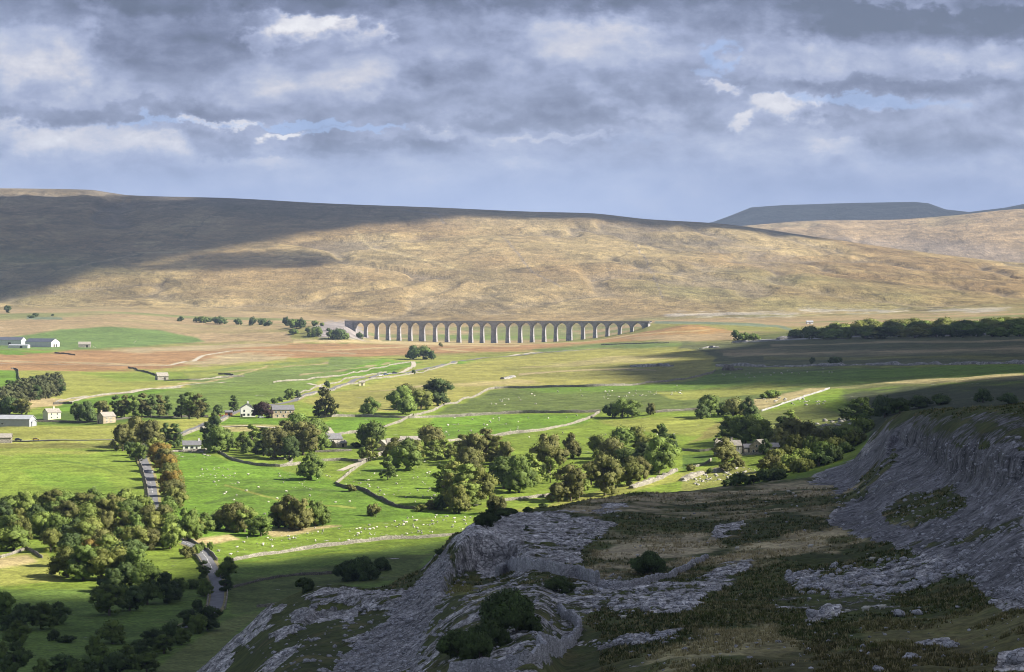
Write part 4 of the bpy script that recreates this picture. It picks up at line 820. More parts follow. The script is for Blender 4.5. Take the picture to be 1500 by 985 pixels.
house("stone_house", "stone house with a brown gable facing out, right of the russet-fronted farmhouse", "house", 1113, 664, 8, 8, 4.2, 7.4, 62, BEIGE, STONEROOF, (), ws('l', (-1.8, 1.8), (1.0,), 1.0, 1.2) + ws('l', (0,), (3.8,), .8, 1.0), [('l', 0, 0, 1.1, 2.1)])
house("lean_to_shed", "dark slate-roofed shed left of the brown-gabled house", "shed", 1097, 662, 6, 5, 2.6, 4.2, 10, GREYS, SLATE, (), (), [('f', 0, 0, 2.2, 2.1)])
house("lean_to_shed", "dark slate-roofed lean-to on the right of the brown-gabled house", "shed", 1130, 661, 7, 5, 2.6, 4.4, 10, GREYS, SLATE, (), (), [('f', 1, 0, 1.4, 2.0)])
house("field_barn", "small barn roof among the trees above the right farm", "barn", 1083, 606, 9, 5.5, 2.8, 4.6, 8, GREYS, STONEROOF, (), (), [('f', 1, 0, 1.5, 2)])
house("field_barn", "small lonely stone field barn beyond the hayfield", "barn", 237, 557, 9.5, 6.5, 3.6, 6.2, 25, GREYS, STONEROOF, (), (), [('f', 1.5, 0, 1.8, 2.4)])
house("field_barn", "ruined grey barn right of the white-gabled sheds", "barn", 124, 509, 14, 8, 3.6, 6.5, 5, GREYS, STONEROOF, (), (), [('f', 3, 0, 2.5, 2.6)])
house("farm_shed", "long white farm shed with a blue-grey roof and a white gable", "barn", 62, 508, 38, 16, 5.8, 9.6, -28, CLAD, SHEETB, (), (), [('r', -2.6, 0, 2.6, 3.2), ('r', 2.2, 0, 2.6, 3.2)])
house("farm_shed", "white farm shed with a blue-grey roof at the photo's left edge", "barn", 8, 506, 46, 16, 6.4, 9.8, -12, CLAD, SHEETB, (), (), [('f', 8, 0, 3.5, 3.6)])
house("farm_shed", "low white lean-to shed in front of the two blue-grey roofs", "barn", 28, 510, 24, 8, 3.0, 4.2, -12, CLAD, SHEETG, (), (), [('f', 4, 0, 3, 2.4)])
house("farm_shed", "large pale grey sheet-metal shed at the left edge by the broad trees", "barn", 13, 624, 30, 12, 4.4, 6.6, -10, SHEETG, SHEETG, (), ws('f', (-6, -2), (1.2,), 1.5, .8), [('r', 0, 0, 3.4, 3.2)])
house("farm_shed", "low grey shed joined to the large pale sheet-metal one", "barn", 40, 624, 9, 8, 2.6, 3.8, -10, SHEETG, SHEETG, (), (), [('f', 1, 0, 2.2, 2.1)])
house("roadside_hut", "tiny pale hut beside the upper road below the parked cars", "hut", 530, 565, 4.5, 3.5, 2.6, 3.6, 10, CREAM, STONEROOF, (), (), [('f', 0, 0, 1, 1.9)])
house("roadside_barn", "brown stone building by the side road at the photo's left edge", "barn", 3, 649, 11, 7, 3.2, 5.2, 5, GREYS, STONEROOF, (), (), [('r', 0, 0, 2, 2.2)])
house("garden_shed", "little red-brown shed left of the white farmhouse", "shed", 335, 609, 4.5, 3.2, 2.2, 3.1, 10, simple_mat("red_brown_boards", (.30, .13, .06), .85, .2, 1), SLATE, (), (), [('f', 0, 0, 1, 1.8)])
house("lineside_hut", "small pale hut on the line far right of the viaduct", "hut", 1186, 475, 9, 5, 3, 4.6, 5, CLAD, SHEETG, (), (), [('f', 0, 0, 1.4, 2)])

# ------------------------------------------------------------------ cars on the lanes
def car(label, u, v, heading, col, kind="car", ymin=800.0, van=False):
    p = at(u, v, ymin); paintm = simple_mat("car_paint", col, .3, .03, 2, spec=.5); glass = GLASS; rub = DARKDOOR
    root = empty("parked_car" if not van else "parked_van", (p.x, p.y, p.z + .28), label, kind, "vehicles on the lanes", R(heading))
    L, W = (4.2, 1.75) if not van else (5.2, 1.95); b = MB()
    side = [(-L/2, .35), (-L/2 + .15, .25), (L/2 - .2, .25), (L/2, .4), (L/2 - .05, .72), (L/2 - 1.15, .9), (-L/2 + .1, .98)] if not van else [(-L/2, .35), (-L/2 + .1, .25), (L/2 - .2, .25), (L/2, .4), (L/2 - .05, .95), (L/2 - 1.0, 1.15), (-L/2, 1.15)]
    b.prism(side, -W / 2, W / 2); b.build("body", paintm, root)
    c = MB(); z0, z1 = (.9, 1.45) if not van else (1.13, 2.1); xf, xb = (L/2 - 1.2, -L/2 + .2) if not van else (L/2 - 1.0, -L/2 + .02)
    tf, tb = (xf - .75, xb + .45) if not van else (xf - .55, xb + .05); i = .14
    c.add([(xb, -W/2 + .03, z0), (xf, -W/2 + .03, z0), (xf, W/2 - .03, z0), (xb, W/2 - .03, z0), (tb, -W/2 + i, z1), (tf, -W/2 + i, z1), (tf, W/2 - i, z1), (tb, W/2 - i, z1)], [(4, 5, 6, 7), (0, 1, 5, 4), (1, 2, 6, 5), (2, 3, 7, 6), (3, 0, 4, 7)])
    c.build("windows", glass, root)
    r = MB(); r.box(tb - .04, tf + .04, -W/2 + i - .04, W/2 - i + .04, z1 - .02, z1 + .06); r.build("roof", paintm, root)
    for sx in (-1, 1):
        for sy in (-1, 1):
            w = MB(); x = sx * (L / 2 - .78); w.tube((x, sy * (W/2 - .16), .32), (x, sy * (W/2 + .04), .32), .32, .32, 14); w.build("wheel", rub, root)
    for sy in (-1, 1):
        h = MB(); h.box(L/2 - .08, L/2 + .01, sy * (W/2 - .3) - .18, sy * (W/2 - .3) + .18, .55, .68); h.build("headlight", FRAME, root)
car("white van parked by the upper road, left of the blue car", 557, 551.5, 18, (.75, .75, .75), "van", van=True)
car("blue car parked between the white van and the dark cars", 565, 550, 18, (.10, .16, .35))
car("silver car among the vehicles parked by the upper road", 570, 549, 200, (.45, .47, .5))
car("dark car at the right end of the vehicles by the upper road", 578, 547.5, 18, (.03, .035, .05))
car("black car near the single bush on the upper road", 471, 571.5, 25, (.02, .02, .025))
car("dark car on the side road at the left edge", 27, 646.5, 0, (.025, .03, .035))
car("yellow car on the side road right of the dark car", 53, 646, 0, (.55, .40, .08))
car("white car parked under the purple-leaved tree", 382, 613, 10, (.7, .72, .74))
car("grey car on the tree-lined road", 222, 694, 75, (.30, .32, .36))
car("red car beside the little red-brown shed", 322, 611, 20, (.40, .05, .04))
# ------------------------------------------------------------------ trees
def leaf_mat(name, col, tr=.18):
    m = bpy.data.materials.new(name); m.use_nodes = True; T = NT(m.node_tree)
    a = T.n('ShaderNodeAttribute', attribute_name='tone').outputs['Fac']; oi = T.n('ShaderNodeObjectInfo').outputs['Random']
    k = T.m('MULTIPLY', a, T.m('MULTIPLY_ADD', oi, .5, .75))
    c = T.mix(T.m('MULTIPLY', T.m('FRACT', T.m('MULTIPLY', oi, 7.3)), .45), col, (col[0] * 1.1, col[1] * .97, col[2] * .95))
    c = T.mix(1.0, c, T.vec(k, k, k), 'MULTIPLY')
    d = T.n('ShaderNodeBsdfPrincipled'); d.inputs['Roughness'].default_value = .7; d.inputs['Specular IOR Level'].default_value = .2; T.l(c, d.inputs['Base Color'])
    t = T.n('ShaderNodeBsdfTranslucent'); T.l(T.mix(1.0, c, (1.2, 1.25, .6), 'MULTIPLY'), t.inputs[0])
    mx = T.n('ShaderNodeMixShader'); mx.inputs[0].default_value = tr; T.l(d.outputs[0], mx.inputs[1]); T.l(t.outputs[0], mx.inputs[2])
    o = T.n('ShaderNodeOutputMaterial'); T.l(mx.outputs[0], o.inputs[0]); return m
LEAF = dict(g=leaf_mat("green_leaves", (0.109, 0.159, 0.035)), d=leaf_mat("dark_green_leaves", (0.064, 0.099, 0.029)), l=leaf_mat("pale_green_leaves", (0.161, 0.211, 0.047)), r=leaf_mat("browning_leaves", (0.129, 0.136, 0.042)),
            y=leaf_mat("golden_leaves", (0.217, 0.161, 0.037)), p=leaf_mat("purple_leaves", (.040, .024, .024)), o=leaf_mat("olive_leaves", (0.151, 0.171, 0.042)), k=leaf_mat("conifer_needles", (0.072, 0.082, 0.035), .1))
KIND = dict(g="green", d="dark green", l="pale green", r="brown-tinged", y="golden", p="purple-leaved", o="olive-green", k="dark plantation")
BARK = simple_mat("tree_bark", (.13, .11, .085), .95, .3, 3)
def ico(sub):
    bm = bmesh.new(); bmesh.ops.create_icosphere(bm, subdivisions=sub, radius=1.0); V = np.array([v.co[:] for v in bm.verts]); F = np.array([[v.index for v in f.verts] for f in bm.faces]); bm.free(); return V, F
ICO1, ICO2 = ico(1), ico(2)
def crown_mesh(name, seed, lobes, leaves, leaf, sub=ICO1, lump=.40, nl=13, low=.10, fill=.9):
    """unit crown: radius 1 across, z 0..1; lobes: (x, y, z, r) with z measured in radii"""
    g = np.random.default_rng(seed); Vs = []; Fs = []; Ts = []; Ns = []; nv = 0; surf = []
    for (x, y, z, r) in lobes:
        t0 = g.uniform(.85, 1.15)
        for k in range(nl):
            d = g.normal(size=3); d /= np.linalg.norm(d); d[2] = abs(d[2]) * 1.0 - .35 * (g.random() < .45) if g.random() < .8 else d[2]; d /= np.linalg.norm(d)
            c = np.array([x, y, z]) + d * r * g.uniform(.55, .86); rr = r * lump * g.uniform(.65, 1.3); surf.append((c, rr, t0 * g.uniform(.72, 1.3), np.array([x, y, z])))
    for c, rr, t, lc in surf:
        v = sub[0] * (1 + g.uniform(-.34, .34, (len(sub[0]), 1))) * rr * np.array([1, 1, .78]) * fill + c
        Ns.append((v - c) / rr + .55 * (c - lc) / np.linalg.norm(c - lc) + [0, 0, .15]); Vs.append(v); Fs.append(sub[1] + nv); nv += len(v); Ts.append(np.full(len(v), t) * (1 + .12 * g.uniform(-1, 1, len(v))))
    W = np.array([q[1] for q in surf]) ** 2; pick = g.choice(len(surf), leaves, p=W / W.sum()); LV = np.empty((leaves, 3, 3)); LT = np.empty((leaves, 3)); LN = np.empty((leaves, 3, 3))
    for i, k in enumerate(pick):
        c, rr, t, lc = surf[k]; d = g.normal(size=3); d /= np.linalg.norm(d); d[2] = d[2] * .8 + .15; p = c + d * rr * g.uniform(.85, 1.5) * np.array([1, 1, .8])
        a = g.normal(size=3); a /= np.linalg.norm(a); b = np.cross(a, d + .3 * g.normal(size=3)); b /= np.linalg.norm(b) + 1e-9; s = leaf * g.uniform(.6, 1.4)
        LV[i] = [p - a * s, p + a * s * .8 + b * s * .3, p + b * s * 1.2]; LT[i] = t * g.uniform(.75, 1.3); LN[i] = d + .55 * (c - lc) / np.linalg.norm(c - lc) + [0, 0, .15] + .35 * g.normal(size=3)
    flip = np.einsum('ij,ij->i', np.cross(LV[:, 1] - LV[:, 0], LV[:, 2] - LV[:, 0]), LN[:, 0]) < 0; LV[flip] = LV[flip][:, ::-1]
    Vs.append(LV.reshape(-1, 3)); Fs.append(np.arange(leaves * 3).reshape(-1, 3) + nv); Ts.append(LT.ravel()); Ns.append(LN.reshape(-1, 3))
    V = np.concatenate(Vs); ext = np.percentile(np.hypot(V[:, 0], V[:, 1]), 97); zt = np.percentile(V[:, 2], 99.6); zb = np.percentile(V[:, 2], .8)
    V[:, :2] /= ext; V[:, 2] = low + (V[:, 2] - zb) / (zt - zb) * (1 - low)
    me = new_mesh(name, V, np.concatenate(Fs), LEAF['g'], True, dict(tone=np.clip(np.concatenate(Ts), .45, 1.6)))
    N = np.concatenate(Ns); N /= np.linalg.norm(N, axis=1)[:, None] + 1e-9; me.normals_split_custom_set_from_vertices(N.tolist())
    return me
def trunk_mesh(name, seed, top=.55, r=.085, limbs=5, stems=1):
    g = random.Random(seed); mb = MB()
    for s in range(stems):
        ox, oy = (g.uniform(-.3, .3), g.uniform(-.3, .3)) if stems > 1 else (0, 0)
        mb.tube((ox, oy, -.09), (ox * 1.2, oy * 1.2, top * .45), r, r * .7, 8); tipx, tipy = ox * 1.5 + g.uniform(-.06, .06), oy * 1.5 + g.uniform(-.06, .06)
        mb.tube((ox * 1.2, oy * 1.2, top * .45), (tipx, tipy, top * 1.25), r * .7, r * .25, 7)
        for k in range(limbs):
            a = k / limbs * 6.283 + g.uniform(-.4, .4); z = top * g.uniform(.4, .8); e = g.uniform(.4, .62)
            mb.tube((ox * 1.2, oy * 1.2, z), (ox + e * math.cos(a), oy + e * math.sin(a), z + g.uniform(.18, .32)), r * .42, r * .12, 6)
    return new_mesh(name, mb.V, mb.F, BARK, True)
def rl(seed, n, spread, zlo, zhi, r0, r1, squash=1.0):
    g = random.Random(seed); out = []
    for i in range(n):
        a = i / n * 6.283 + g.uniform(-.5, .5); q = spread * g.uniform(.6, 1.1)
        out.append((q * math.cos(a), q * math.sin(a) * squash, g.uniform(zlo, zhi), g.uniform(r0, r1)))
    return out
PROTO = {  # shape: list of (crown, trunk)
 'b': [(crown_mesh("crown", 11 + i, [(0, 0, .95, .55)] + rl(20 + i, 5 + i % 2, .5, .45, .95, .36, .5), 3600, .050), trunk_mesh("trunk", i)) for i in range(4)],        # broad
 'm': [(crown_mesh("crown", 141 + i, [(0, .05, 1.55, .5), (.1, -.1, 1.0, .55)] + rl(150 + i, 6 + i % 2, .52, .5, 1.35, .34, .5), 4200, .046), trunk_mesh("trunk", 60 + i)) for i in range(4)],     # as tall as wide
 't': [(crown_mesh("crown", 41 + i, [(.05, 0, 2.9, .42), (-.1, .1, 2.2, .5), (.1, -.1, 1.4, .52)] + rl(50 + i, 7, .45, .5, 2.3, .32, .48), 4600, .050), trunk_mesh("trunk", 10 + i, .5, .09)) for i in range(3)],     # tall
 'w': [(crown_mesh("crown", 61 + i, [(0, .05, 1.5, .32), (.1, -.1, .9, .34)] + rl(70 + i, 6, .55, .35, 1.35, .22, .36), 3000, .060, nl=9, lump=.36, fill=.85), trunk_mesh("trunk", 20 + i, .6, .06)) for i in range(2)],     # airy
 's': [(crown_mesh("foliage", 81 + i, [(0, 0, .42, .5)] + rl(90 + i, 5, .55, .2, .5, .30, .42), 2600, .062, low=.0), trunk_mesh("stems", 30 + i, .4, .05, 3, 3)) for i in range(3)],     # shrub
 'c': [(crown_mesh("crown", 101 + i, [(0, 0, .5 + .42 * k, .62 - .12 * k) for k in range(5)], 2600, .070, nl=12, lump=.42, low=.04), trunk_mesh("trunk", 40 + i, .6, .07)) for i in range(2)],     # conifer
 'n': [(crown_mesh("foliage", 121 + i, [(0, 0, .6, .55)] + rl(130 + i, 7, .55, .3, .75, .30, .44), 22000, .040, sub=ICO1, nl=18, lump=.34, low=.0, fill=.8), trunk_mesh("stems", 50 + i, .4, .045, 5, 3)) for i in range(2)],     # near bush, leafier
}
NAMES = dict(b="tree", m="tree", t="tree", w="tree", s="shrub", c="conifer_tree", n="bush")
tree_r = random.Random(5)
def tree(label, u, v, w, h, kind='g', shape='b', cat=None, group=None, ymin=300.0, name=None, Y=None):
    p = at(u, v, ymin) if Y is None else uy(u, Y); m = p.y / FPX
    if shape in 'bt': shape = 'b' if h / w < .88 else 'm' if h / w < 1.32 else 't'
    c, t = tree_r.choice(PROTO[shape]); W, H = w * m / 2 * 1.14, h * m * 1.03
    e = empty(name or NAMES[shape], (p.x, p.y, p.z), label, cat or dict(s="shrub", n="bush", c="conifer").get(shape, "tree"), group, tree_r.uniform(0, 6.28), (W, W, H))
    for me, mat in ((t, None), (c, LEAF[kind])):
        o = link(me.name.split('.')[0], me, e)
        if mat: o.material_slots[0].link = 'OBJECT'; o.material_slots[0].material = mat
    return e
ORD = ["first", "second", "third", "fourth", "fifth", "sixth", "seventh", "eighth", "ninth", "tenth", "eleventh", "twelfth", "thirteenth", "fourteenth", "fifteenth", "sixteenth", "seventeenth", "eighteenth", "nineteenth", "twentieth"]
SH = dict(b="tree", t="tall tree", w="airy tree", s="shrub", c="conifer", n="bush")
def clump(where, L, group=None, shape='b', **kw):
    """each entry (u, v, width, height, kind[, shape]); the label counts from the left"""
    L = sorted(L, key=lambda a: a[0])
    for i, a in enumerate(L):
        sh = a[5] if len(a) > 5 else shape
        lab = f"{KIND[a[4]]} {SH[sh]} {where}" if len(L) == 1 else f"{KIND[a[4]]} {SH[sh]}, {ORD[i]} from left {where}" if i < len(L) - 1 else f"{KIND[a[4]]} {SH[sh]}, rightmost {where}"
        tree(lab, a[0], a[1], a[2], a[3], a[4], sh, group=group or where, **kw)
clump("of the tall row behind the beige cottage", [(170,612,18,31,'d','t'),(182,613,20,33,'r','t'),(195,613,20,32,'g','t'),(208,612,22,34,'r','t'),(221,612,20,33,'d','t'),(233,611,18,31,'r','t'),(245,610,14,29,'d','t')])
clump("of the upright group left of the farmhouse lane", [(266,613,20,34,'d','t'),(277,614,24,38,'g','t'),(290,614,22,35,'r','t'),(299,611,14,26,'d','t')])
clump("of the broad trees by the beige cottage", [(114,618,22,26,'d'),(128,619,26,30,'d'),(149,613,24,25,'r')])
clump("of the broad trees behind the pale sheet-metal shed", [(-4,607,30,24,'r'),(14,608,34,26,'d'),(32,608,26,23,'r')])
clump("by the lane left of the white farmhouse", [(313,624,16,20,'g'),(320,612,14,18,'d'),(314,630,18,20,'d')])
clump("standing narrow behind the little red-brown shed", [(342,604,14,24,'d','t')])
clump("between the white farmhouse and the long stone house", [(384,613,28,23,'p')])
clump("of the small ones above the long stone house", [(402,592,9,9,'g','s'),(410,589,8,7,'d','s'),(425,586,16,16,'g'),(436,583,11,11,'d')])
clump("on the upper road's edge, single and small", [(479,568,8,10,'d','s')])
clump("standing alone right of the long stone house", [(477,612,30,42,'r','w')])
clump("of the low ones under the lone tall tree", [(466,611,14,12,'d','s'),(489,610,12,10,'g','s')])
clump("of the wood topping the tree-lined road", [(180,661,32,38,'r'),(200,656,42,44,'r'),(221,657,32,40,'r'),(203,677,24,28,'g'),(190,668,18,20,'d')])
clump("of the pair left of the dark-roofed cottage", [(242,655,20,34,'d','t'),(256,656,22,34,'d','t')])
clump("of the green group right of the dark-roofed cottage", [(304,656,22,36,'d','t'),(320,664,38,38,'g'),(333,662,26,32,'g')])
clump("of the group left of the big dark wood", [(355,660,20,26,'l','w'),(370,655,26,32,'l','w'),(362,664,18,22,'g')])
clump("of the big dark wood below the stone house", [(386,668,30,40,'d'),(402,672,36,44,'r'),(418,664,34,46,'r'),(424,674,26,34,'d'),(438,655,46,48,'g'),(444,667,46,48,'r'),(462,661,36,46,'g'),(470,656,24,38,'d')])
clump("of the golden avenue along the road", [(227,670,26,28,'o'),(235,682,32,32,'y'),(241,692,32,34,'r'),(245,703,36,36,'y'),(248,715,36,36,'o'),(251,727,36,36,'y'),(253,738,34,34,'r'),(254,750,34,34,'o'),(246,758,32,30,'g')])
clump("standing alone under the crooked wall bits", [(455,703,38,38,'g')])
clump("poking above the roadside wood's back edge", [(135,740,27,24,'g'),(112,737,14,14,'d'),(54,736,12,12,'d','t')])
# the wood beside the road, in rows from back to front
wood_r = random.Random(12); WOODROWS = [(751, 5, 215, 10, 32, 28), (769, -6, 252, 11, 33, 31), (788, 0, 262, 11, 34, 33), (806, 62, 262, 8, 36, 36), (806, -8, 26, 2, 38, 36), (828, 92, 212, 5, 40, 42), (850, 86, 208, 5, 44, 46), (866, 150, 226, 3, 42, 40)]
for ri, (v, u0, u1, n, w, h) in enumerate(WOODROWS):
    L = [(u0 + (u1 - u0) * (i + .5 + wood_r.uniform(-.22, .22)) / n, v + wood_r.uniform(-4, 4), w * wood_r.uniform(.85, 1.25), h * wood_r.uniform(.85, 1.15), wood_r.choice("ggdlloorrg" if ri < 6 else ("lgoog" if ri == 6 else "dgd")), wood_r.choice("bbbt")) for i in range(n)]
    if ri == 5: L[1] = (*L[1][:4], 'y', 'b')
    clump(["in the back row of the roadside wood", "in the second row of the roadside wood", "in the third row of the roadside wood", "in the fourth row of the roadside wood", "of the pair ending the roadside wood at left", "in the row behind the wood's front", "in the wood's front row", "in the wood's shaded tip by the river"][ri], L, "trees of the roadside wood")
clump("of the trees where the road leaves the wood", [(275,793,40,46,'g'),(258,800,22,30,'d'),(300,782,30,30,'g'),(287,785,24,26,'o'),(240,798,20,18,'o','s'),(228,800,20,16,'o','s')])
clump("of the thicket left of the two-tone roadside clump", [(316,777,22,22,'d')])
clump("of the two-tone clump on the straw bank", [(332,778,36,38,'r'),(345,780,34,42,'r'),(358,780,36,38,'l'),(382,786,36,28,'g'),(372,784,18,16,'g')])
clump("of the dark russet clump in the sheep pasture", [(408,774,30,36,'d'),(424,775,44,48,'r'),(440,776,40,44,'r'),(462,771,34,36,'g'),(476,768,18,26,'g')])
clump("alone below the dark wiggling wall", [(547,757,20,18,'r','s')])
clump("at the bend of the dark wiggling wall", [(513,720,16,10,'r','s')])
clump("at the right end of the dark wiggling wall", [(617,749,18,10,'o','s'),(632,747,20,14,'r','s')])
clump("of the bushes on the lower road's bend", [(275,817,24,16,'r','s'),(288,812,14,14,'g','s'),(296,806,10,12,'g','s'),(308,806,8,12,'g','s')])
clump("of the trees shading the lower road", [(333,847,32,30,'g'),(298,851,20,28,'d'),(300,874,22,26,'g'),(330,868,20,28,'d'),(289,893,16,14,'d','s'),(283,863,16,14,'d','s')])
clump("of the shaded trees below the wood", [(160,902,50,44,'g'),(190,895,40,36,'d'),(216,886,40,32,'g'),(244,884,46,44,'d'),(262,878,26,30,'g')])
clump("of the shaded trees at the lower left edge", [(6,912,36,44,'g'),(34,924,36,38,'d'),(60,922,40,38,'g'),(84,915,34,32,'d'),(24,944,36,34,'g'),(8,924,24,22,'d')])
clump("alone in the shaded meadow", [(165,943,42,34,'g')]); clump("of the hedge bit left of the lone meadow tree", [(78,939,16,16,'d','s'),(96,941,26,10,'d','s')])
clump("of the trees in the bottom left corner", [(-4,985,34,44,'g'),(22,990,44,48,'d'),(62,990,24,24,'g'),(92,989,34,30,'d')])
clump("of the shaded hedge climbing to the road", [(110,992,30,24,'g'),(128,988,30,24,'d'),(150,984,38,36,'g'),(170,987,40,32,'d'),(188,980,36,34,'g'),(204,968,34,30,'d'),(215,986,36,30,'g'),(224,952,32,30,'d'),(240,958,30,28,'g'),(252,938,32,28,'d'),(266,945,26,24,'g'),(276,922,30,28,'d'),(292,928,32,28,'g'),(304,923,38,34,'d'),(140,962,26,30,'g')])
clump("standing beside the half-hidden grey house's pasture wall", [(541,609,27,26,'g')])
clump("of the four-tree clump by the long straight wall", [(590,607,38,40,'g'),(597,600,36,36,'r'),(617,600,32,28,'o'),(641,594,40,38,'d'),(606,596,22,26,'r')])
clump("in the bright pasture above the middle farm", [(548,655,46,36,'g')]); clump("rounded, above the middle clump's left end", [(628,656,42,32,'r')])
clump("of the trees around the middle farm", [(543,676,26,34,'o','w'),(532,674,14,18,'g'),(578,672,34,30,'r'),(598,660,22,18,'g','s'),(596,690,44,44,'g'),(612,672,24,26,'o'),(636,674,30,28,'l','w'),(651,668,24,24,'l','w'),(568,703,24,34,'g','w'),(522,656,14,8,'d','s'),(660,672,20,20,'o','w')])
clump("of the brown back part of the middle clump", [(678,678,28,40,'r'),(695,682,36,46,'r'),(712,676,34,46,'r'),(688,695,34,38,'r'),(728,680,30,40,'o'),(741,684,28,36,'r')])
clump("of the tall olive-leaved front of the middle clump", [(650,730,34,48,'g'),(664,742,44,62,'o'),(682,748,44,66,'l'),(702,738,44,52,'o'),(662,716,30,40,'l','w'),(672,752,34,40,'o'),(644,748,18,22,'d')])
clump("of the middle clump's fresh green right part", [(738,716,48,46,'g'),(760,722,46,52,'g'),(778,712,34,46,'l'),(728,708,30,34,'d')])
clump("of the russet pair between two big clumps", [(803,684,50,46,'r'),(838,672,28,36,'r')]); clump("slender, in front of the russet pair", [(806,708,26,38,'l','w'),(792,694,14,16,'g','s')])
clump("of the back half of the right-hand wood", [(876,672,26,34,'l'),(896,676,40,34,'r'),(912,662,44,36,'g'),(934,660,30,34,'o'),(930,644,20,18,'d'),(950,670,36,30,'o'),(968,652,24,30,'g','w'),(974,668,24,40,'d'),(985,672,18,34,'d'),(946,690,44,40,'d'),(965,694,50,52,'g'),(918,688,40,30,'g')])
clump("of the russet front of the right-hand wood", [(818,736,30,28,'r'),(836,734,40,52,'r'),(848,730,30,40,'l'),(866,712,38,34,'r'),(886,726,46,56,'r'),(884,702,34,34,'o'),(922,712,44,42,'o'),(936,704,30,34,'r')])
clump("of the thicket ending the long straight wall", [(897,611,24,20,'d'),(912,612,34,28,'g'),(926,611,26,24,'g')]); clump("small, right of the dark thicket", [(953,608,14,17,'r')])
clump("of the trees above the right farm", [(1028,614,22,22,'d'),(1040,612,30,32,'g'),(1060,608,20,18,'d','s'),(1074,610,34,26,'r'),(1098,617,26,34,'d'),(1072,646,40,36,'g'),(1092,650,40,40,'g'),(1118,650,36,34,'l'),(1108,634,30,26,'g'),(1052,658,14,20,'d')])
clump("in front of the grey farmhouse on the right", [(1062,678,40,36,'r')]); clump("in front of the brown-gabled house", [(1120,666,18,22,'d')])
clump("of the brown thicket right of the brown-gabled house", [(1142,656,30,28,'r'),(1158,650,40,36,'r'),(1180,648,38,30,'r'),(1196,650,28,22,'r')])
bank_r = random.Random(3); clump("of the bank shrubs under the grey scree", [(u, v + bank_r.uniform(-2, 2), bank_r.uniform(22, 34), bank_r.uniform(15, 24), bank_r.choice("oolllrgo"), 's') for u, v in [(1138,678),(1152,668),(1166,662),(1176,676),(1188,664),(1200,656),(1212,650),(1226,646),(1240,644),(1252,640),(1263,636),(1206,668),(1222,662)]])
clump("of the lower bank shrubs nearer the scar", [(u, v, bank_r.uniform(24, 34), bank_r.uniform(15, 24), k, 's') for u, v, k in [(1128,690,'r'),(1145,694,'o'),(1160,690,'l'),(1174,692,'o'),(1190,684,'d'),(1204,682,'d'),(1238,664,'g'),(1250,655,'o'),(1222,676,'d')]])
clump("of the shaded bushes on the scar's lip", [(u, v, w, h, 'd', 's') for u, v, w, h in [(1070,712,24,12),(1084,711,26,18),(1100,710,26,14),(1120,706,22,18),(1138,703,26,16)]])
clump("in the rocks below the right farm", [(1012,690,12,9,'r','s'),(1066,690,24,12,'r','s'),(1082,684,18,12,'r','s'),(1040,694,9,8,'d','s')])
clump("of the hawthorns right of the right farm's wall", [(1150,620,22,10,'d','s'),(1158,617,20,16,'l','w'),(1165,621,16,9,'r','s')]); clump("low and wide on the pasture above the wall", [(1131,583,24,11,'g','s'),(1120,584,14,7,'g','s')])
clump("of the half-lit trees at the shadow's edge", [(1240,614,26,16,'d'),(1255,618,36,34,'g','w'),(1270,612,24,28,'g','w')])
clump("of the shaded trees behind the dark scar", [(1296,612,40,30,'d'),(1318,606,30,22,'d'),(1346,598,34,18,'d'),(1376,594,30,16,'d'),(1440,590,24,20,'d'),(1478,592,30,16,'d'),(1290,598,24,18,'d')])
clump("of the two bushes on the shaded terrace", [(1190,533,9,9,'d','s'),(1223,533,18,10,'d','s')])
clump("of the round crowns at the moor's edge", [(606,527,22,20,'d'),(620,527,28,20,'g'),(632,527,12,13,'d')])
clump("small, beside the upper road below the round crowns", [(606,548,6,6,'d','s')]); clump("tiny on the rust-coloured moor", [(645,508,6,6,'r','s')])
clump("of the two left of the far woodland", [(1077,499,12,15,'g'),(1092,499,20,11,'g','s'),(1104,499,18,10,'g','s')]); clump("far away at the photo's left edge", [(11,459,10,11,'d')])
far_r = random.Random(8)
clump("along the railway left of the viaduct", [(u, v, w, h, far_r.choice("ddgg"), 's') for u, v, w, h in [(265,471,10,7),(287,472,8,7),(297,473,13,9),(306,472,8,6),(322,475,20,11),(349,476,11,9),(370,477,10,12),(384,476,12,9),(394,478,12,8),(419,478,11,13),(431,480,18,12),(441,481,16,14)]])
clump("of the bushes on the viaduct's embankment slope", [(u, v, w, h, far_r.choice("dgg"), 's') for u, v, w, h in [(430,490,14,8),(451,488,9,8),(454,494,8,7),(464,493,17,14),(472,478,6,5),(461,478,10,8),(481,485,6,4),(485,497,16,13),(495,497,20,15),(505,497,12,9)]])
clump("under the viaduct's first arch", [(527,496,10,9,'d','s')]); clump("of the specks by the far left stream", [(46,466,10,4,'d','s'),(77,463,4,3,'d','s'),(52,464,8,5,'d','s')])
for row, (v0, n, h) in enumerate([(497, 18, 14), (493, 18, 15), (489, 17, 15), (485, 15, 15)]):
    u0 = [1158, 1180, 1215, 1265][row]
    clump(["in the front row of the far woodland", "in the second row of the far woodland", "in the third row of the far woodland", "in the back row of the far woodland"][row],
          [(u0 + (1500 - u0) * (i + far_r.uniform(.2, .8)) / n, v0 - 4.0 * (u0 + (1500 - u0) * i / n - 1158) / 342 + far_r.uniform(-1, 1), far_r.uniform(20, 38), h * far_r.uniform(.75, 1.2), far_r.choice("gggdo" if row < 2 else "lgoo")) for i in range(n)], "trees of the far woodland")
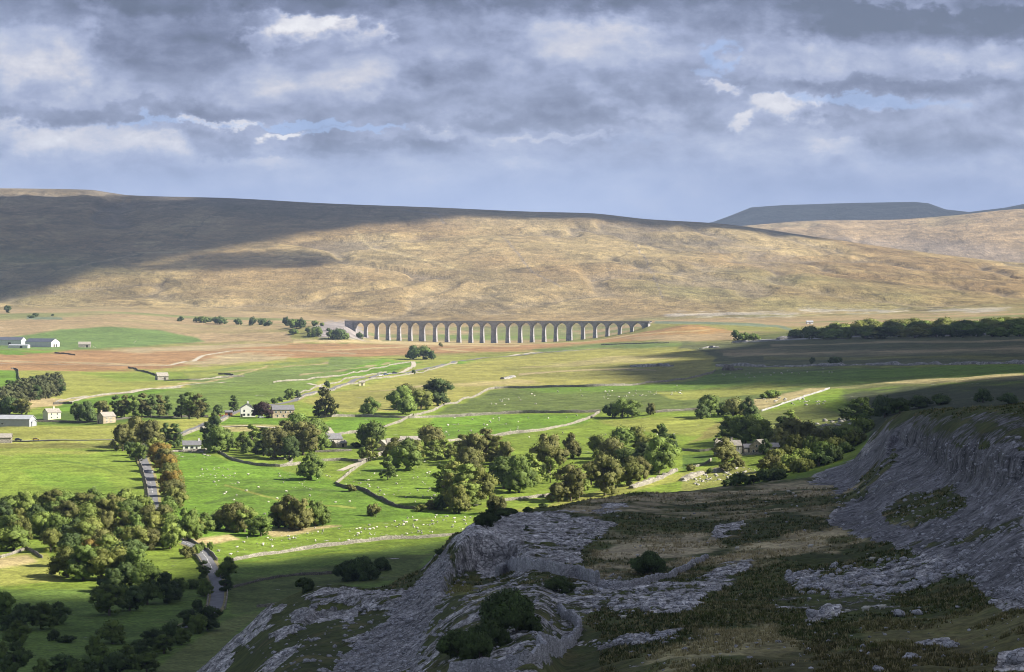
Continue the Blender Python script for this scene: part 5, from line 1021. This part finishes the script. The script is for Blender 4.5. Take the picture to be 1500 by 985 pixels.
for row, (u0, v0, u1, v1, n) in enumerate([(-4, 596, 92, 579, 13), (-2, 589, 90, 573, 13), (10, 583, 88, 567, 11)]):
    clump(["in the front row of the plantation", "in the middle row of the plantation", "in the back row of the plantation"][row], [(u0 + (u1 - u0) * (i + far_r.uniform(.3, .7)) / n, v0 + (v1 - v0) * i / n, far_r.uniform(15, 20), far_r.uniform(22, 26), 'k' if far_r.random() < .8 else 'd', 't') for i in range(n)], "trees of the plantation")
# bushes on the near scar
clump("large and dark among the limestone blocks by the hooked wall", [(744,931,84,62,'d','n')]); clump("sprawling at the scar's edge by the large bush", [(682,974,72,48,'d','n')])
clump("of two joining the scar's big bushes", [(716,950,50,40,'d','n'),(700,965,46,36,'d','n')])
clump("crouched by the weathered wall's inner bank", [(818,868,38,22,'d','n')]); clump("standing alone by the scar wall's bend", [(950,842,48,32,'d','n')])
clump("of the dark trees on the scar's lower bench", [(510,851,34,28,'d','n'),(528,850,40,32,'d','n'),(542,848,24,22,'d','n'),(559,836,24,18,'d','n')]); clump("hanging on the nose of the scar", [(448,868,26,20,'d','n')])
clump("clinging to the cliff's far corner", [(710,772,34,20,'d','n'),(722,764,24,28,'d','w'),(727,752,26,24,'r','n'),(740,757,30,12,'d','n')]); clump("at the foot of the scar's cliff beside the shaded field", [(646,812,16,8,'d','s')])
clump("of the small thorns on the limestone lip", [(773,750,12,7,'d','n'),(796,744,14,6,'d','n'),(771,779,8,9,'d','w')])

# ------------------------------------------------------------------ sheep and loose limestone
WOOL = simple_mat("fleece", (.54, .515, .45), .95, .1, 3)
def sheep_mesh():
    V = []; F = []; b, f = ICO2
    def blob(c, s, jit=.0):
        n = len(V); V.extend([tuple(np.array(c) + np.array(s) * p * (1 + jit * random.uniform(-1, 1))) for p in b]); F.extend([tuple(int(i) + n for i in t) for t in f])
    blob((0, 0, .52), (.62, .34, .36), .07); blob((.66, 0, .70), (.20, .13, .14)); blob((.50, 0, .64), (.22, .18, .22)); blob((-.62, 0, .52), (.07, .05, .14))
    for sy in (-1, 1): blob((.64, sy * .15, .78), (.04, .09, .03))
    mb = MB(); mb.V = V; mb.F = F
    for x in (-.38, .38):
        for y in (-.14, .14): mb.tube((x, y, -.05), (x, y, .35), .05, .09, 6)
    return new_mesh("sheep", mb.V, mb.F, WOOL, True)
SHEEP = sheep_mesh()
def flock(label, group, poly, n, ymin=800.0, sc=.95, seed=1):
    g = random.Random(seed); P = np.array(poly, float); k = 0
    while k < n:
        u, v = g.uniform(P[:, 0].min(), P[:, 0].max()), g.uniform(P[:, 1].min(), P[:, 1].max())
        if poly_sdf(np.array([u]), np.array([v]), P)[0] < 0: continue
        p = at(u, v, ymin); o = link("sheep", SHEEP); o.location = p; s = sc * g.uniform(.85, 1.15); o.scale = (s, s, s); o.rotation_euler = (0, 0, g.uniform(0, 6.28)); tag(o, label, "sheep", group); k += 1
flock("white sheep grazing in the stony pasture above the long pale wall", "sheep of the stony pasture", [(530,775),(560,760),(690,752),(692,778),(560,790),(440,798),(400,790),(450,780)], 64, seed=2)
flock("white sheep scattered over the broad pasture right of the golden avenue", "sheep right of the golden avenue", [(285,690),(340,690),(480,720),(560,755),(500,765),(300,770),(275,740)], 26, seed=3)
flock("white sheep in the pasture between the dark wiggling wall and the middle farm", "sheep below the middle farm", [(520,705),(560,690),(630,690),(640,735),(590,738),(530,715)], 22, seed=4)
flock("white sheep in the bright pasture under the long straight wall", "sheep under the long straight wall", [(650,612),(850,609),(820,622),(720,636),(650,640)], 26, seed=5)
flock("white sheep in the dark green pasture below the olive one", "sheep of the dark green pasture", [(760,574),(900,570),(1010,563),(1000,575),(880,585),(700,600)], 26, seed=6)
flock("white sheep near the dark rock face on the half-shaded terrace", "sheep of the half-shaded terrace", [(1000,556),(1060,548),(1200,542),(1250,545),(1100,556)], 22, seed=7)
flock("white sheep in the yellow-green pasture behind the right-hand wood", "sheep behind the right-hand wood", [(760,640),(860,630),(990,620),(1000,640),(900,636),(780,655)], 14, seed=8)
flock("white sheep on the shaded turf of the near scar", "sheep on the near scar", [(830,800),(900,750),(1000,725),(1200,715),(1180,790),(1000,840),(900,830)], 9, 300, seed=9)
flock("white sheep in the roadside field above the shaded lower road", "sheep of the roadside field", [(300,800),(350,788),(450,788),(400,806),(330,815)], 10, seed=10)
flock("white sheep in the far green fields by the sheds", "sheep by the far sheds", [(20,520),(90,515),(250,492),(200,506),(120,512)], 5, seed=11)
for u, v, lab, sc in [(1220, 904, "white sheep facing away beside a dark tuft, leftmost of the near ones", 1.1), (1241, 897, "small white lamb-sized sheep between two larger ones on the near turf", .55), (1268, 896, "white sheep lying long in the near grass, middle of the near ones", 1.1), (1292, 893, "pale sheep at the right end of the near ones", .95), (1277, 822, "pale sheep alone below the straw bank on the scar", 1.0), (1187, 803, "white sheep lying on the rock edge of the straw bank", 1.0), (1075, 832, "white sheep on the stony bank right of the turf wall", 1.0), (913, 907, "white sheep on the rocky bank right of the hooked wall", .8)]:
    p = at(u, v); o = link("sheep", SHEEP); o.location = p; o.scale = (sc, sc, sc); o.rotation_euler = (0, 0, .3 if u != 1220 else 1.5); tag(o, lab, "sheep")

ROCKM = stone_mat("loose_limestone", (.40, .395, .41), 1.6, .35); PALEROCK = stone_mat("pale_field_limestone", (.40, .385, .345), 1.4, .25)  # second one is the whitish stone of the loose field rocks
def rock_geo(g, r):
    v = ICO1[0] if r < .8 else ICO2[0]; f = ICO1[1] if r < .8 else ICO2[1]
    d = g.normal(size=(5, 3)); d /= np.linalg.norm(d, axis=1)[:, None]; k = np.ones(len(v))
    for q in d: k = np.minimum(k, .62 / np.maximum(v @ q, .45))
    return v * (k * (1 + .10 * g.normal(size=len(v))))[:, None] * r * np.array([g.uniform(.8, 1.4), g.uniform(.7, 1.2), g.uniform(.5, .95)]), f
def boulder(label, u, v, r, group=None):
    g = np.random.default_rng(int(u * 7 + v)); p = at(u, v); V, F = rock_geo(g, r)
    o = link("boulder", new_mesh("boulder", V, F.copy(), ROCKM)); o.location = (p.x, p.y, p.z + .25 * r); o.rotation_euler = (0, 0, g.uniform(0, 6)); return tag(o, label, "boulder", group)
for u, v, r, lab in [(1333,966,1.25,"squarish grey boulder in the near turf, low on the right"), (1392,948,1.0,"flat grey boulder slab right of the squarish one"), (1360,946,.9,"grey boulder left of the flat slab"), (1492,966,1.5,"upright grey rock in the bottom right corner"), (1316,903,1.15,"dark leaning boulder right of the near sheep"), (1345,900,.9,"low boulder right of the dark leaning one"), (1286,985,.9,"grey stone cut by the photo's bottom edge"), (1190,902,1.1,"broken grey rock left of the near sheep"), (1205,899,.9,"grey rock beside the near white sheep"), (1368,850,1.6,"big pale block below the scree on the right"), (1330,842,1.4,"pale block left of the big one below the scree"), (1290,858,1.3,"grey block in the boulder patch's middle"), (1245,850,1.2,"grey block on the boulder patch's left"), (1415,815,1.7,"large block at the scree's foot"), (1010,896,.8,"small pale stone on the rocky bank"), (945,895,.9,"grey stone where the rocky bank meets the turf"), (1456,885,1.1,"grey boulder under the right-hand scree"), (600,912,1.0,"grey block on the nose's scree")]:
    boulder(lab, u, v, r)
def loose(name, poly_list, mat, seed, ymin, group_kind='stuff'):
    g = np.random.default_rng(seed); Vs = []; Fs = []; nv = 0
    for poly, n, r0, r1 in poly_list:
        P = np.array(poly, float); k = 0; tries = 0
        while k < n and tries < n * 12:
            tries += 1; u, v = g.uniform(P[:, 0].min(), P[:, 0].max()), g.uniform(P[:, 1].min(), P[:, 1].max())
            if poly_sdf(np.array([u]), np.array([v]), P)[0] < 0: continue
            p = at(u, v, ymin); r = r0 + (r1 - r0) * g.random() ** 2.5; V, F = rock_geo(g, r); Vs.append(V + np.array([p.x, p.y, p.z + r * .1])); Fs.append(F + nv); nv += len(V); k += 1
    return tag(link(name, new_mesh(name, np.concatenate(Vs), np.concatenate(Fs), mat)), kind=group_kind)
loose("scree_stones", [([(655,805),(690,850),(642,895),(612,985),(470,990),(520,945),(585,880),(640,820)], 700, .15, .75), ([(1190,707),(1260,668),(1310,640),(1500,640),(1500,880),(1440,880),(1380,830),(1300,800),(1210,774),(1235,742)], 1300, .15, .8), ([(640,895),(740,830),(990,850),(905,885),(855,945),(760,985),(620,985)], 420, .15, .8),
                       ([(1150,840),(1330,810),(1450,830),(1300,880),(1170,870)], 450, .2, 1.1), ([(880,870),(1020,848),(1110,815),(1000,895),(900,905)], 220, .15, .7), ([(850,950),(920,930),(1000,922),(990,940)], 130, .15, .6), ([(660,800),(760,750),(870,757),(890,780),(860,830),(770,835)], 200, .15, .7), ([(350,940),(440,880),(620,870),(560,985),(400,985)], 240, .2, .9), ([(1000,870),(1500,870),(1500,985),(900,985)], 260, .12, .55), ([(830,760),(1240,710),(1240,800),(1000,840)], 90, .15, .6)], ROCKM, 4, 300.0)
loose("field_stones", [([(285,685),(345,685),(345,712),(290,712)], 36, .3, .8), ([(395,690),(500,690),(560,715),(420,722)], 60, .25, .7), ([(420,775),(560,768),(690,752),(692,778),(440,805),(330,812)], 110, .25, .6), ([(1000,705),(1060,682),(1130,690),(1020,712)], 120, .35, 1.2), ([(890,578),(1000,572),(1000,578),(880,585)], 40, .4, 1.0), ([(1090,585),(1130,580),(1220,590),(1180,595)], 50, .5, 1.5), ([(250,663),(310,662),(310,672),(260,672)], 25, .4, 1.0), ([(1180,625),(1250,605),(1260,625),(1200,632)], 40, .6, 2.0), ([(520,690),(660,660),(640,735),(540,725)], 50, .35, .8)], PALEROCK, 6, 800.0)

# tussocks of coarse grass on the near turf
def tussocks():
    g = np.random.default_rng(17); n = 105000; Y = 300 * np.exp(g.random(n) ** 1.25 * math.log(1050 / 300)); u = g.uniform(880 - 520 * np.clip((Y - 500) / 400, 0, 1), 1720, n); x = (u - UC) / FPX * Y
    i = np.clip(np.searchsorted(S, x / Y), 0, len(S) - 1); j = np.clip(np.searchsorted(YR, Y), 0, len(YR) - 1); clumpy = fbm(x, Y, 9, 3, 92) + .6 * fbm(x, Y, 40, 2, 93)
    ok = (rock[i, j] < .3) & (nearm[i, j] > .6) & (clumpy > -.38 + .45 * g.random(n)); x, Y, i, j = x[ok], Y[ok], i[ok], j[ok]; z = hgt(x, Y); n = len(x)
    col = base[i, j] * g.uniform(.7, 1.5, (n, 1)); dry = g.random(n) < .30; col[dry] = col[dry] * .35 + np.array([.29, .245, .125]) * g.uniform(.5, 1.0, (dry.sum(), 1)); B = 6
    V = np.empty((n, B, 3, 3)); h = g.uniform(.2, .5, n) * (1 + Y / 1300)
    for b in range(B):
        a = g.uniform(0, 6.283, n); r = g.uniform(.05, .42, n) * h * 1.3; px, py = x + r * np.cos(a), Y + r * np.sin(a); wdt = h * .20
        V[:, b, 0] = np.stack([px - wdt * np.sin(a), py + wdt * np.cos(a), z - .1], -1); V[:, b, 1] = np.stack([px + wdt * np.sin(a), py - wdt * np.cos(a), z - .1], -1)
        V[:, b, 2] = np.stack([px + h * g.uniform(.2, .7, n) * np.cos(a), py + h * .5 * np.sin(a), z + h * g.uniform(.6, 1.1, n)], -1)
    m = bpy.data.materials.new("coarse_grass"); m.use_nodes = True; T = NT(m.node_tree); d = T.n('ShaderNodeBsdfDiffuse'); T.l(T.n('ShaderNodeAttribute', attribute_name='tint').outputs['Color'], d.inputs[0]); o = T.n('ShaderNodeOutputMaterial'); T.l(d.outputs[0], o.inputs[0])
    me = new_mesh("grass_tussocks", V.reshape(-1, 3), np.arange(n * B * 3).reshape(-1, 3), m, False, dict(tint=np.repeat(col, B * 3, 0)))
    tag(link("grass_tussocks", me), kind='stuff')
tussocks()
# ------------------------------------------------------------------ the air
def build_haze():
    mb = MB(); mb.box(-9000, 9000, -400, 45500, -140, 620)
    m = bpy.data.materials.new("thin_haze"); m.use_nodes = True; T = NT(m.node_tree)
    v = T.n('ShaderNodeVolumePrincipled'); v.inputs['Color'].default_value = (.55, .70, .98, 1); v.inputs['Density'].default_value = 3.2e-5; v.inputs['Anisotropy'].default_value = 0.0
    o = T.n('ShaderNodeOutputMaterial'); T.l(v.outputs[0], o.inputs['Volume'])
    tag(mb.build("haze", m), kind='stuff')
build_haze()
